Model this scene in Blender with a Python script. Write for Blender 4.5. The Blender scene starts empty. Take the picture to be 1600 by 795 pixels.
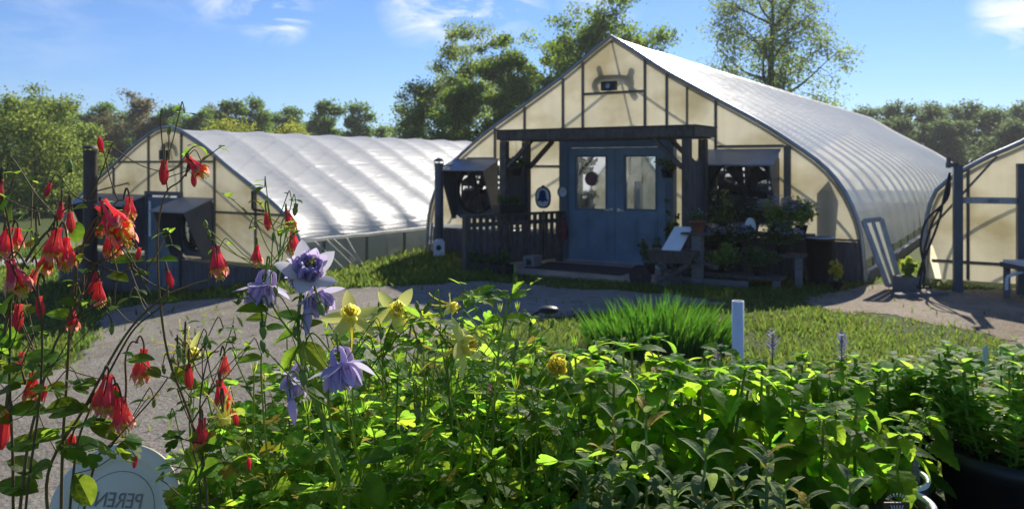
import bpy, math, random
import numpy as np
from mathutils import Vector, Matrix, Quaternion, noise as mnoise

S = bpy.context.scene
COL = S.collection
R = math.radians

# ---------------------------------------------------------------- camera
CAM_H, F, CX, HY = 1.7, 1250.0, 800.0, 258.0        # metres, focal and horizon in photograph pixels
cam = bpy.data.cameras.new('camera')
cam.sensor_width = 36.0
cam.lens = 36.0 * F / 1600.0
cam.shift_y = -(397.5 - HY) / 1600.0
cam.clip_start = 0.05
cam.clip_end = 3000
cam.dof.use_dof = True
cam.dof.focus_distance = 1.15
cam.dof.aperture_fstop = 11.0
camo = bpy.data.objects.new('camera', cam)
camo.location = (0, 0, CAM_H)
camo.rotation_euler = (R(90), 0, 0)
COL.objects.link(camo)
S.camera = camo

# ---------------------------------------------------------------- sun, sky, exposure
SUN_AZ, SUN_EL = 23.0, 33.5          # azimuth to the right of the view axis
sd = Vector((math.sin(R(SUN_AZ)) * math.cos(R(SUN_EL)), math.cos(R(SUN_AZ)) * math.cos(R(SUN_EL)), math.sin(R(SUN_EL))))
sun = bpy.data.lights.new('sun', 'SUN')
sun.energy = 4.8
sun.angle = R(0.53)
sun.color = (1.0, 0.92, 0.79)
suno = bpy.data.objects.new('sun', sun)
suno.rotation_euler = sd.to_track_quat('Z', 'Y').to_euler()
suno.location = (10, 20, 30)
COL.objects.link(suno)

W_ = bpy.data.worlds.new('World')
S.world = W_
W_.use_nodes = True
nt = W_.node_tree
for n in list(nt.nodes):
    nt.nodes.remove(n)
def N(tree, typ, **kw):
    n = tree.nodes.new(typ)
    for k, v in kw.items():
        if k.startswith('i_'):
            n.inputs[k[2:].replace('_', ' ')].default_value = v
        else:
            setattr(n, k, v)
    return n
wo = N(nt, 'ShaderNodeOutputWorld')
bg = N(nt, 'ShaderNodeBackground')
bg.inputs['Strength'].default_value = 0.095
sky = N(nt, 'ShaderNodeTexSky', sky_type='NISHITA')
sky.sun_disc = False
sky.sun_elevation = R(SUN_EL)
sky.sun_rotation = R(SUN_AZ)
sky.air_density = 1.0
sky.dust_density = 0.1
sky.ozone_density = 3.0
tc = N(nt, 'ShaderNodeTexCoord')
def vmath(op, a, b=None):
    n = N(nt, 'ShaderNodeVectorMath', operation=op)
    for i, x in enumerate((a, b)):
        if x is None: continue
        if hasattr(x, 'is_output'): nt.links.new(x, n.inputs[i])
        else: n.inputs[i].default_value = x
    return n
def fmath(op, a, b=None, c=None, clamp=False):
    n = N(nt, 'ShaderNodeMath', operation=op, use_clamp=clamp)
    for i, x in enumerate((a, b, c)):
        if x is None: continue
        if hasattr(x, 'is_output'): nt.links.new(x, n.inputs[i])
        else: n.inputs[i].default_value = x
    return n.outputs[0]
# thin cirrus: stretched noise, let through only in a few parts of the sky
mp = N(nt, 'ShaderNodeMapping')
mp.inputs['Scale'].default_value = (3.6, 1.0, 10.0)
mp.inputs['Rotation'].default_value = (0, R(14), 0)
nt.links.new(tc.outputs['Generated'], mp.inputs['Vector'])
nz = N(nt, 'ShaderNodeTexNoise')
nz.inputs['Scale'].default_value = 3.4
nz.inputs['Detail'].default_value = 9
nz.inputs['Roughness'].default_value = 0.62
nz.inputs['Distortion'].default_value = 0.5
nt.links.new(mp.outputs[0], nz.inputs['Vector'])
def skydir(px, py):
    return Vector(((px - CX) / F, 1, (HY - py) / F)).normalized()
mask = None
for px, py, rad, wgt in ((425, 12, .05, 1.6), (450, 36, .03, 1.0), (660, 8, .06, 1.5), (730, 16, .06, 1.5), (800, 6, .05, 1.3), (335, 0, .035, 1.0), (1590, 18, .05, 2.6), (940, -12, .06, 1.0), (60, 40, .10, .25), (300, -260, .25, .6)):
    d = vmath('DISTANCE', tc.outputs['Generated'], tuple(skydir(px, py))).outputs['Value']
    m = fmath('MULTIPLY_ADD', d, -1.0 / rad, 1.0, clamp=True)
    m = fmath('MULTIPLY', m, wgt)
    mask = m if mask is None else fmath('ADD', mask, m)
cl = fmath('MULTIPLY_ADD', nz.outputs['Fac'], 3.6, -1.55, clamp=True)
cl = fmath('MULTIPLY', cl, mask, clamp=True)
cl = fmath('MULTIPLY', cl, 0.85)
mx = N(nt, 'ShaderNodeMix', data_type='RGBA')
deep = N(nt, 'ShaderNodeMix', data_type='RGBA', blend_type='MULTIPLY')        # a clear spring sky, bluer than the model's
deep.inputs['Factor'].default_value = 1.0
deep.inputs['B'].default_value = (.42, .58, .86, 1)
nt.links.new(sky.outputs[0], deep.inputs['A'])
nt.links.new(cl, mx.inputs['Factor'])
nt.links.new(deep.outputs['Result'], mx.inputs['A'])
mx.inputs['B'].default_value = (7.4, 7.7, 8.2, 1)
nt.links.new(mx.outputs['Result'], bg.inputs['Color'])
nt.links.new(bg.outputs[0], wo.inputs[0])

S.view_settings.view_transform = 'Standard'
S.view_settings.look = 'None'
S.view_settings.exposure = 0.64
S.view_settings.gamma = 1.0
HAZE = 0.0006
S.render.engine = 'CYCLES'
S.cycles.volume_bounces = 0
S.cycles.max_bounces = 10
S.cycles.diffuse_bounces = 5
S.cycles.transmission_bounces = 6
S.cycles.transparent_max_bounces = 12
S.cycles.glossy_bounces = 3
S.cycles.caustics_reflective = False
S.cycles.caustics_refractive = False
S.cycles.sample_clamp_indirect = 6
S.cycles.use_denoising = True

# ---------------------------------------------------------------- helpers
def P(px, py, d):
    return Vector(((px - CX) / F * d, d, CAM_H - (py - HY) / F * d))

def smooth(t):
    t = min(max(t, 0.0), 1.0)
    return t * t * (3 - 2 * t)

def ground(x, y):
    h = -1.0 * smooth((-x - 0.5) / 8.5)
    h += 0.025 * mnoise.noise(Vector((x * .35, y * .35, 0)))
    if y > 60:
        h -= 0.0
    return h

def G(px, py):
    """the ground point that a photograph pixel looks at"""
    d = 1250 * 1.7 / max(py - HY, 8)
    for _ in range(30):
        x = (px - CX) / F * d
        z = ground(x, d)
        d = (CAM_H - z) * F / max(py - HY, 8)
    return Vector(((px - CX) / F * d, d, ground((px - CX) / F * d, d)))

def on_ground(px, d):
    x = (px - CX) / F * d
    return Vector((x, d, ground(x, d)))

def tag(o, label=None, cat=None, group=None, kind=None):
    if label: o['label'] = label
    if cat: o['category'] = cat
    if group: o['group'] = group
    if kind: o['kind'] = kind
    return o

def thing(name, label, cat, loc=(0, 0, 0), rz=0.0, group=None):
    o = bpy.data.objects.new(name, None)
    o.empty_display_size = .1
    o.location = loc
    o.rotation_euler = (0, 0, rz)
    COL.objects.link(o)
    return tag(o, label, cat, group)

class MB:
    """collects faces; build() links them as ONE mesh object"""
    def __init__(s, origin=(0, 0, 0)):
        s.v, s.f, s.m, s.mi, s.o = [], [], [], 0, Vector(origin)
    def add(s, vs, fs):
        b = len(s.v)
        s.v += [tuple(Vector(p) - s.o) for p in vs]
        for f in fs:
            s.f.append([i + b for i in f]); s.m.append(s.mi)
        return s
    def quad(s, a, b, c, d):
        return s.add((a, b, c, d), ((0, 1, 2, 3),))
    def box(s, lo, hi, mat=None):
        x0, y0, z0 = lo; x1, y1, z1 = hi
        vs = [Vector(p) for p in ((x0, y0, z0), (x1, y0, z0), (x1, y1, z0), (x0, y1, z0), (x0, y0, z1), (x1, y0, z1), (x1, y1, z1), (x0, y1, z1))]
        if mat is not None: vs = [mat @ p for p in vs]
        return s.add(vs, ((0, 3, 2, 1), (4, 5, 6, 7), (0, 1, 5, 4), (1, 2, 6, 5), (2, 3, 7, 6), (3, 0, 4, 7)))
    def bar(s, a, b, w, h, up=(0, 0, 1)):
        """a rectangular bar from a to b, w wide across, h along up"""
        a, b = Vector(a), Vector(b)
        d = (b - a).normalized(); up = Vector(up)
        side = d.cross(up)
        if side.length < 1e-4: side = d.cross(Vector((1, 0, 0)))
        side.normalize(); u2 = side.cross(d).normalized()
        vs = []
        for p in (a, b):
            for i, j in ((-1, -1), (1, -1), (1, 1), (-1, 1)):
                vs.append(p + side * (w / 2 * i) + u2 * (h / 2 * j))
        return s.add(vs, ((3, 2, 1, 0), (4, 5, 6, 7), (0, 1, 5, 4), (1, 2, 6, 5), (2, 3, 7, 6), (3, 0, 4, 7)))
    def tube(s, pts, rad, seg=6, cap=True):
        pts = [Vector(p) for p in pts]
        n = len(pts)
        if not hasattr(rad, '__len__'): rad = [rad] * n
        vs, fs = [], []
        ref = None
        for i, p in enumerate(pts):
            d = (pts[min(i + 1, n - 1)] - pts[max(i - 1, 0)])
            if d.length < 1e-9: d = Vector((0, 0, 1))
            d.normalize()
            if ref is None:
                ref = d.orthogonal().normalized()
            ref = (ref - d * ref.dot(d))
            if ref.length < 1e-6: ref = d.orthogonal()
            ref.normalize()
            bi = d.cross(ref)
            for k in range(seg):
                a = 2 * math.pi * k / seg
                vs.append(p + (ref * math.cos(a) + bi * math.sin(a)) * rad[i])
        for i in range(n - 1):
            for k in range(seg):
                k2 = (k + 1) % seg
                fs.append((i * seg + k, i * seg + k2, (i + 1) * seg + k2, (i + 1) * seg + k))
        if cap:
            fs.append(tuple(range(seg - 1, -1, -1)))
            fs.append(tuple((n - 1) * seg + k for k in range(seg)))
        return s.add(vs, fs)
    def lathe(s, prof, seg=24, mat=None, closed=False):
        """prof: (r, z) pairs around the z axis"""
        vs, fs = [], []
        for r, z in prof:
            for k in range(seg):
                a = 2 * math.pi * k / seg
                p = Vector((r * math.cos(a), r * math.sin(a), z))
                vs.append(mat @ p if mat is not None else p)
        for i in range(len(prof) - 1):
            for k in range(seg):
                k2 = (k + 1) % seg
                fs.append((i * seg + k, i * seg + k2, (i + 1) * seg + k2, (i + 1) * seg + k))
        if prof[0][0] > 1e-4 and closed: fs.append(tuple(range(seg - 1, -1, -1)))
        if prof[-1][0] > 1e-4 and closed: fs.append(tuple((len(prof) - 1) * seg + k for k in range(seg)))
        return s.add(vs, fs)
    def ball(s, c, r, seg=8, ring=5, sc=(1, 1, 1)):
        pr = [(max(math.sin(math.pi * i / ring), 0.02) * r, -math.cos(math.pi * i / ring) * r) for i in range(ring + 1)]
        return s.lathe(pr, seg, Matrix.Translation(Vector(c)) @ Matrix.Diagonal((*sc, 1)))
    def prism(s, poly, a, b):
        """poly: list of 3-D points; extruded from offset a to offset b"""
        a, b = Vector(a), Vector(b)
        n = len(poly)
        vs = [Vector(p) + a for p in poly] + [Vector(p) + b for p in poly]
        fs = [tuple(range(n - 1, -1, -1)), tuple(range(n, 2 * n))]
        fs += [(i, (i + 1) % n, n + (i + 1) % n, n + i) for i in range(n)]
        return s.add(vs, fs)
    def mesh(s, name, mats, smooth=False):
        me = bpy.data.meshes.new(name)
        me.from_pydata(s.v, [], s.f)
        if not isinstance(mats, (list, tuple)): mats = [mats]
        for m in mats: me.materials.append(m)
        me.polygons.foreach_set('material_index', s.m)
        if smooth: me.polygons.foreach_set('use_smooth', [True] * len(s.f))
        me.update()
        return me
    def build(s, name, mats, parent=None, smooth=False, loc=None):
        o = bpy.data.objects.new(name, s.mesh(name, mats, smooth))
        COL.objects.link(o)
        if parent is not None: o.parent = parent
        if loc is not None: o.location = loc
        return o

def copy_tree(o, parent=None):
    c = o.copy(); COL.objects.link(c); c.parent = parent
    for ch in list(o.children): copy_tree(ch, c)
    return c

def put(name, me, parent, loc=(0, 0, 0), rot=None, sc=1.0):
    o = bpy.data.objects.new(name, me)
    COL.objects.link(o)
    o.parent = parent
    o.location = loc
    if rot is not None:
        o.rotation_mode = 'QUATERNION'; o.rotation_quaternion = rot
    o.scale = (sc, sc, sc)
    return o

def bezier(pts, n=8):
    """Catmull-Rom through 3-D points"""
    pts = [Vector(p) for p in pts]
    if len(pts) < 3: return pts
    q = [pts[0] * 2 - pts[1]] + pts + [pts[-1] * 2 - pts[-2]]
    out = []
    for i in range(1, len(q) - 2):
        p0, p1, p2, p3 = q[i - 1], q[i], q[i + 1], q[i + 2]
        for k in range(n):
            t = k / n
            out.append(0.5 * ((2 * p1) + (p2 - p0) * t + (2 * p0 - 5 * p1 + 4 * p2 - p3) * t * t + (3 * p1 - p0 - 3 * p2 + p3) * t ** 3))
    out.append(pts[-1])
    return out

# ---------------------------------------------------------------- materials
def new_mat(name):
    m = bpy.data.materials.new(name); m.use_nodes = True
    t = m.node_tree
    for n in list(t.nodes): t.nodes.remove(n)
    out = N(t, 'ShaderNodeOutputMaterial')
    return m, t, out

def coord(t, scale=(1, 1, 1), kind='Object', rot=(0, 0, 0)):
    c = N(t, 'ShaderNodeTexCoord'); mp = N(t, 'ShaderNodeMapping')
    mp.inputs['Scale'].default_value = scale
    mp.inputs['Rotation'].default_value = rot
    t.links.new(c.outputs[kind], mp.inputs[0])
    return mp.outputs[0]

def noise_col(t, vec, scale, c0, c1, lo=.35, hi=.65, detail=6):
    n = N(t, 'ShaderNodeTexNoise'); n.inputs['Scale'].default_value = scale; n.inputs['Detail'].default_value = detail
    t.links.new(vec, n.inputs['Vector'])
    r = N(t, 'ShaderNodeValToRGB')
    r.color_ramp.elements[0].position = lo; r.color_ramp.elements[1].position = hi
    r.color_ramp.elements[0].color = (*c0, 1); r.color_ramp.elements[1].color = (*c1, 1)
    t.links.new(n.outputs['Fac'], r.inputs['Fac'])
    return r.outputs[0], n.outputs['Fac']

def plain(name, c, rough=.6, var=.18, scale=6, bump=.0, metal=0.0, stretch=(1, 1, 1), spec=.4, bscale=None):
    """a solid material with uneven wear in colour and roughness"""
    m, t, out = new_mat(name)
    b = N(t, 'ShaderNodeBsdfPrincipled')
    v = coord(t, stretch)
    lo = tuple(x * (1 - var) for x in c); hi = tuple(min(1, x * (1 + var)) for x in c)
    col, fac = noise_col(t, v, scale, lo, hi, .3, .7)
    t.links.new(col, b.inputs['Base Color'])
    b.inputs['Roughness'].default_value = rough
    b.inputs['Metallic'].default_value = metal
    b.inputs['Specular IOR Level'].default_value = spec
    if bump:
        n2 = N(t, 'ShaderNodeTexNoise'); n2.inputs['Scale'].default_value = bscale or scale * 5; n2.inputs['Detail'].default_value = 8
        t.links.new(v, n2.inputs['Vector'])
        bp = N(t, 'ShaderNodeBump'); bp.inputs['Strength'].default_value = bump; bp.inputs['Distance'].default_value = .02
        t.links.new(n2.outputs['Fac'], bp.inputs['Height']); t.links.new(bp.outputs[0], b.inputs['Normal'])
    t.links.new(b.outputs[0], out.inputs[0])
    return m

def leafy(name, c, tc=None, trans=.45, rough=.55, var=.3, spec=.09, hue=.03, bumps=0.0, mottle=0.0):
    """a leaf or petal: reflects and lets light through; every island its own tint"""
    m, t, out = new_mat(name)
    tc = tc or (min(1, c[0] * 2.0), min(1, c[1] * 1.8), c[2] * .7)
    g = N(t, 'ShaderNodeNewGeometry')
    def tint(colr):
        h = N(t, 'ShaderNodeHueSaturation')
        h.inputs['Color'].default_value = (*colr, 1)
        mv = N(t, 'ShaderNodeMapRange'); mv.inputs['To Min'].default_value = 1 - var; mv.inputs['To Max'].default_value = 1 + var
        t.links.new(g.outputs['Random Per Island'], mv.inputs['Value']); t.links.new(mv.outputs[0], h.inputs['Value'])
        mh = N(t, 'ShaderNodeMapRange'); mh.inputs['To Min'].default_value = .5 + hue; mh.inputs['To Max'].default_value = .5 - hue
        fr = N(t, 'ShaderNodeMath', operation='FRACT'); mu = N(t, 'ShaderNodeMath', operation='MULTIPLY'); mu.inputs[1].default_value = 7.31
        t.links.new(g.outputs['Random Per Island'], mu.inputs[0]); t.links.new(mu.outputs[0], fr.inputs[0])
        t.links.new(fr.outputs[0], mh.inputs['Value']); t.links.new(mh.outputs[0], h.inputs['Hue'])
        if not mottle: return h.outputs[0]
        mc, _ = noise_col(t, coord(t), mottle, (.62, .66, .5), (1.12, 1.08, 1.0), .35, .65, 4)
        mm = N(t, 'ShaderNodeMix', data_type='RGBA', blend_type='MULTIPLY'); mm.inputs['Factor'].default_value = .8
        old = N(t, 'ShaderNodeMix', data_type='RGBA'); old.inputs['B'].default_value = (.42, .33, .05, 1)      # a few leaves have turned
        gt = N(t, 'ShaderNodeMath', operation='GREATER_THAN'); gt.inputs[1].default_value = .972
        t.links.new(fr.outputs[0], gt.inputs[0]); t.links.new(gt.outputs[0], old.inputs['Factor'])
        t.links.new(h.outputs[0], old.inputs['A'])
        t.links.new(old.outputs['Result'], mm.inputs['A']); t.links.new(mc, mm.inputs['B'])
        return mm.outputs['Result']
    b = N(t, 'ShaderNodeBsdfPrincipled')
    b.inputs['Roughness'].default_value = rough
    b.inputs['Specular IOR Level'].default_value = spec
    t.links.new(tint(c), b.inputs['Base Color'])
    tr = N(t, 'ShaderNodeBsdfTranslucent')
    t.links.new(tint(tc), tr.inputs['Color'])
    if bumps:
        n2 = N(t, 'ShaderNodeTexNoise'); n2.inputs['Scale'].default_value = bumps; n2.inputs['Detail'].default_value = 3
        t.links.new(coord(t), n2.inputs['Vector'])
        bp = N(t, 'ShaderNodeBump'); bp.inputs['Strength'].default_value = .6; bp.inputs['Distance'].default_value = .004
        t.links.new(n2.outputs['Fac'], bp.inputs['Height'])
        t.links.new(bp.outputs[0], b.inputs['Normal']); t.links.new(bp.outputs[0], tr.inputs['Normal'])
    mx = N(t, 'ShaderNodeMixShader'); mx.inputs[0].default_value = trans
    t.links.new(b.outputs[0], mx.inputs[1]); t.links.new(tr.outputs[0], mx.inputs[2])
    t.links.new(mx.outputs[0], out.inputs[0])
    return m

def film(name, c, tcol, trans=.45, clear=.1, rough=.3, wr=(6, 1.2, 6), bump=.4, bdist=.03, stain=None, spec=.5):
    """greenhouse plastic: reflects, scatters light through, and lets a little straight through"""
    m, t, out = new_mat(name)
    v = coord(t, wr)
    n = N(t, 'ShaderNodeTexNoise'); n.inputs['Scale'].default_value = 1.0; n.inputs['Detail'].default_value = 7; n.inputs['Distortion'].default_value = .8
    t.links.new(v, n.inputs['Vector'])
    bp = N(t, 'ShaderNodeBump'); bp.inputs['Strength'].default_value = bump; bp.inputs['Distance'].default_value = bdist
    t.links.new(n.outputs['Fac'], bp.inputs['Height'])
    b = N(t, 'ShaderNodeBsdfPrincipled')
    b.inputs['Roughness'].default_value = rough
    b.inputs['Specular IOR Level'].default_value = spec
    tr = N(t, 'ShaderNodeBsdfTranslucent')
    v2 = coord(t, (1, 1, 1))
    dirt = stain or (tuple(x * .9 for x in c), c)
    col, _ = noise_col(t, v2, 1.3, dirt[0], dirt[1], .3, .6)
    col2, _ = noise_col(t, v2, 1.1, tuple(x * .82 for x in tcol), tcol, .3, .62)
    if stain:                                                 # rain streaks and mould blotches on old film
        s1, _ = noise_col(t, coord(t, (5, 5, .45)), 1.6, (.66, .62, .5), (1, 1, 1), .38, .52, 8)
        s2, _ = noise_col(t, coord(t, (1, 1, 1.6), rot=(0, .2, 0)), .8, (.60, .55, .40), (1, 1, 1), .36, .56, 9)
        for q, fq in ((s1, .10), (s2, .85)):
            for w_ in (0, 1):
                mm = N(t, 'ShaderNodeMix', data_type='RGBA', blend_type='MULTIPLY'); mm.inputs['Factor'].default_value = fq
                t.links.new(col2 if w_ else col, mm.inputs['A']); t.links.new(q, mm.inputs['B'])
                if w_: col2 = mm.outputs['Result']
                else: col = mm.outputs['Result']
    t.links.new(col, b.inputs['Base Color'])
    t.links.new(col2, tr.inputs['Color'])
    t.links.new(bp.outputs[0], b.inputs['Normal'])
    mx = N(t, 'ShaderNodeMixShader'); mx.inputs[0].default_value = trans
    t.links.new(b.outputs[0], mx.inputs[1]); t.links.new(tr.outputs[0], mx.inputs[2])
    tp = N(t, 'ShaderNodeBsdfTransparent')
    tp.inputs['Color'].default_value = (.97, .96, .92, 1)
    m2 = N(t, 'ShaderNodeMixShader'); m2.inputs[0].default_value = clear
    t.links.new(mx.outputs[0], m2.inputs[1]); t.links.new(tp.outputs[0], m2.inputs[2])
    t.links.new(m2.outputs[0], out.inputs[0])
    return m

def glass_pane(name):
    m, t, out = new_mat(name)
    tp = N(t, 'ShaderNodeBsdfTransparent'); tp.inputs['Color'].default_value = (.55, .58, .58, 1)
    gl = N(t, 'ShaderNodeBsdfGlossy'); gl.inputs['Roughness'].default_value = .02; gl.inputs['Color'].default_value = (.95, .97, 1, 1)
    mx = N(t, 'ShaderNodeMixShader'); mx.inputs[0].default_value = .62
    t.links.new(tp.outputs[0], mx.inputs[1]); t.links.new(gl.outputs[0], mx.inputs[2])
    t.links.new(mx.outputs[0], out.inputs[0])
    return m

M = {}
M['roof'] = film('greenhouse_film', (.92, .93, .93), (.97, .96, .92), trans=.46, clear=.27, rough=.34, wr=(1.2, .6, 3.5), bump=.35, bdist=.05)
M['roof_wrinkled'] = film('wrinkled_film', (.86, .86, .85), (.93, .93, .89), trans=.36, clear=.20, rough=.36, wr=(1.2, .7, 9), bump=.75, bdist=.03)
M['gable'] = film('gable_film', (.66, .62, .51), (.97, .91, .70), trans=.76, clear=.02, rough=.45, wr=(1.5, 1, 1.2), bump=.2, stain=((.5, .46, .36), (.62, .59, .5)))
M['curtain'] = film('side_curtain_film', (.42, .44, .41), (.6, .63, .56), trans=.42, clear=.26, rough=.25, wr=(4, 1.2, 2.0), bump=.7, bdist=.05)
M['pipe'] = plain('galvanised_pipe', (.32, .34, .36), .45, .15, 9, metal=.6)
M['trim'] = plain('white_trim', (.62, .65, .68), .45, .1, 4)
M['stud'] = plain('weathered_stud', (.19, .165, .12), .8, .3, 12, .3, stretch=(4, 4, .5))
M['darkwood'] = plain('dark_stained_timber', (.088, .075, .066), .75, .35, 7, .5, stretch=(3, 3, 1))
M['greywood'] = plain('grey_timber', (.17, .165, .16), .8, .3, 7, .5, stretch=(1, 6, 6))
M['palewood'] = plain('pale_timber', (.40, .385, .36), .8, .2, 7, .4, stretch=(3, 3, 1))
M['basewood'] = plain('blue_grey_planks', (.090, .088, .096), .8, .3, 6, .3, stretch=(6, 6, .6))
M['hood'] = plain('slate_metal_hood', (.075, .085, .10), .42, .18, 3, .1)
M['hood_top_lit'] = plain('hood_lid', (.22, .24, .26), .4, .2, 3, .1)  # paler copy of the hood metal: light on the lids put into the colour
M['blue'] = plain('blue_door_paint', (.135, .215, .28), .55, .22, 3, .2)
M['bluetrim'] = plain('blue_trim_paint', (.095, .145, .19), .55, .15, 4, .15)
M['black'] = plain('black_plastic', (.016, .016, .018), .45, .3, 8)
M['blackmetal'] = plain('black_metal', (.022, .022, .026), .5, .3, 8, metal=.3)
M['rustflue'] = plain('sooty_flue', (.045, .032, .028), .6, .5, 5, .3, stretch=(2, 2, .6))
M['white'] = plain('white_paint', (.78, .78, .76), .4, .05, 5)
M['pvc'] = plain('pvc', (.74, .76, .78), .35, .06, 9)
M['ceramic'] = plain('stone_glaze', (.86, .76, .54), .35, .05, 7)
M['ink'] = plain('grey_ink', (.11, .105, .085), .6, .2, 30)
M['concrete'] = plain('porch_concrete', (.36, .31, .25), .9, .2, 3, .4)
M['block'] = plain('cinder_block', (.30, .285, .25), .95, .2, 30, .6)
M['mat'] = plain('door_mat', (.05, .05, .055), .95, .3, 40, .8)
M['terra'] = plain('terracotta', (.20, .075, .045), .8, .25, 8, .2)
M['red'] = plain('dark_red_cloth', (.13, .025, .035), .7, .5, 12, .3)
M['maroon'] = plain('maroon_disc', (.16, .07, .075), .5, .15, 8)
M['navy'] = plain('navy_enamel', (.015, .045, .16), .35, .1, 8)
M['steel'] = plain('steel', (.5, .5, .5), .3, .1, 8, metal=.9)
M['plateink'] = plain('faded_grey_ink', (.27, .25, .19), .6, .2, 30)
M['brown'] = plain('brown_card', (.09, .05, .03), .6, .15, 20)
M['orange'] = plain('tan_card', (.32, .15, .06), .6, .12, 20)
M['lettercream'] = plain('cream_print', (.5, .47, .40), .6, .1, 20)
M['duct'] = plain('dark_duct', (.05, .048, .04), .7, .2, 8)
M['bark'] = plain('bark', (.085, .068, .052), .9, .35, 6, .8, stretch=(3, 3, .6))
M['soil'] = plain('potting_soil', (.03, .022, .016), .95, .4, 60, .8)
M['bench'] = plain('bench_timber', (.16, .125, .09), .85, .3, 5, .5, stretch=(1, 8, 8))
M['stem_g'] = leafy('green_stem', (.17, .26, .045), (.4, .55, .07), trans=.25, var=.25)
M['stem_r'] = leafy('wine_stem', (.15, .12, .06), (.30, .20, .08), trans=.1, var=.3)
M['colleaf'] = leafy('columbine_leaf', (.065, .145, .022), (.50, .80, .07), trans=.6, var=.38, hue=.028, mottle=55, bumps=120)
M['colleaf_y'] = leafy('yellowing_leaf', (.13, .17, .03), (.50, .52, .04), trans=.5, var=.3, hue=.035)
M['bigleaf'] = leafy('broad_leaf', (.04, .10, .022), (.46, .70, .06), trans=.5, var=.34, rough=.5, mottle=35, bumps=60)
M['hyssop'] = leafy('hyssop_leaf', (.04, .115, .016), (.50, .84, .07), trans=.62, var=.34, bumps=80, mottle=40)
M['greyleaf'] = leafy('downy_leaf', (.15, .21, .10), (.32, .46, .14), trans=.35, var=.3, rough=.75, mottle=50, bumps=140, hue=.015, spec=.2)
M['potleaf'] = leafy('pot_plant_leaf', (.09, .20, .04), (.54, .84, .10), trans=.58, var=.38, mottle=60)
M['blade'] = leafy('iris_blade', (.032, .095, .016), (.15, .40, .03), trans=.45, var=.3, hue=.02)
M['lawn'] = leafy('grass_blades', (.065, .105, .028), (.25, .36, .06), trans=.48, var=.4, hue=.03, rough=.6)
M['redpetal'] = leafy('red_petal', (.78, .14, .16), (1.0, .27, .26), trans=.62, var=.2, hue=.012)
M['redsepal'] = leafy('coral_sepal', (.80, .25, .23), (1.0, .42, .33), trans=.62, var=.2, hue=.02)
M['yellowlip'] = leafy('yellow_lip', (.62, .50, .05), (.85, .70, .08), trans=.4, var=.15)
M['stamen'] = leafy('stamen', (.78, .68, .10), (.9, .8, .12), trans=.25, var=.15)
M['purple'] = leafy('violet_petal', (.55, .47, .70), (.80, .68, .92), trans=.42, var=.2, hue=.02)
M['lilac'] = leafy('lilac_sepal', (.52, .46, .68), (.76, .70, .86), trans=.45, var=.15, hue=.02)
M['palewhite'] = leafy('white_sepal', (.72, .70, .74), (.86, .84, .86), trans=.45, var=.08, hue=.01)
M['lemon'] = leafy('lemon_sepal', (.84, .81, .26), (.98, .95, .30), trans=.6, var=.12, hue=.01)
M['yellow'] = leafy('yellow_petal', (.72, .60, .08), (.9, .74, .10), trans=.42, var=.12, hue=.01)
M['bud'] = leafy('green_bud', (.20, .26, .08), (.45, .55, .14), trans=.25, var=.25)
M['magenta'] = leafy('magenta_head', (.40, .05, .22), (.6, .1, .35), trans=.3, var=.3)
M['spike'] = leafy('lavender_floret', (.36, .31, .50), (.5, .44, .65), trans=.3, var=.3)
M['floret'] = leafy('pale_floret', (.5, .46, .52), (.6, .56, .6), trans=.3, var=.35, hue=.04)
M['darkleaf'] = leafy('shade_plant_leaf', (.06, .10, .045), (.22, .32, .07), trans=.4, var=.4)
M['limeleaf'] = leafy('lime_plant_leaf', (.16, .24, .06), (.45, .55, .08), trans=.45, var=.3)
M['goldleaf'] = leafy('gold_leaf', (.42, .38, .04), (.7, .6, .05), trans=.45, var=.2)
for nm, c, tcl in (('oak', (.055, .10, .028), (.30, .44, .06)), ('willow', (.08, .115, .035), (.32, .42, .08)), ('lightoak', (.085, .125, .042), (.36, .47, .11)),
                   ('farwood', (.05, .092, .035), (.24, .38, .08)), ('brownbud', (.09, .08, .048), (.28, .26, .12)), ('yellowbush', (.14, .165, .03), (.50, .54, .06)), ('hazewood', (.06, .092, .048), (.22, .31, .11))):
    M[nm] = leafy('foliage_' + nm, c, tcl, trans=.58, var=.35, rough=.7, hue=.02, spec=.12)
# ================================================================ ground
def ground_mat():
    m, t, out = new_mat('field_grass')
    b = N(t, 'ShaderNodeBsdfPrincipled'); b.inputs['Roughness'].default_value = .9; b.inputs['Specular IOR Level'].default_value = .1
    v = coord(t)
    c1, f1 = noise_col(t, v, .5, (.055, .085, .022), (.10, .125, .035), .35, .65, 5)
    c2, f2 = noise_col(t, v, 9, (.06, .055, .035), (.085, .12, .03), .32, .55, 8)
    mx = N(t, 'ShaderNodeMix', data_type='RGBA'); mx.inputs['Factor'].default_value = .5
    t.links.new(c1, mx.inputs['A']); t.links.new(c2, mx.inputs['B'])
    t.links.new(mx.outputs['Result'], b.inputs['Base Color'])
    bp = N(t, 'ShaderNodeBump'); bp.inputs['Strength'].default_value = .8; bp.inputs['Distance'].default_value = .05
    n2 = N(t, 'ShaderNodeTexNoise'); n2.inputs['Scale'].default_value = 30; n2.inputs['Detail'].default_value = 8
    t.links.new(v, n2.inputs['Vector']); t.links.new(n2.outputs['Fac'], bp.inputs['Height']); t.links.new(bp.outputs[0], b.inputs['Normal'])
    t.links.new(b.outputs[0], out.inputs[0])
    return m
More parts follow.
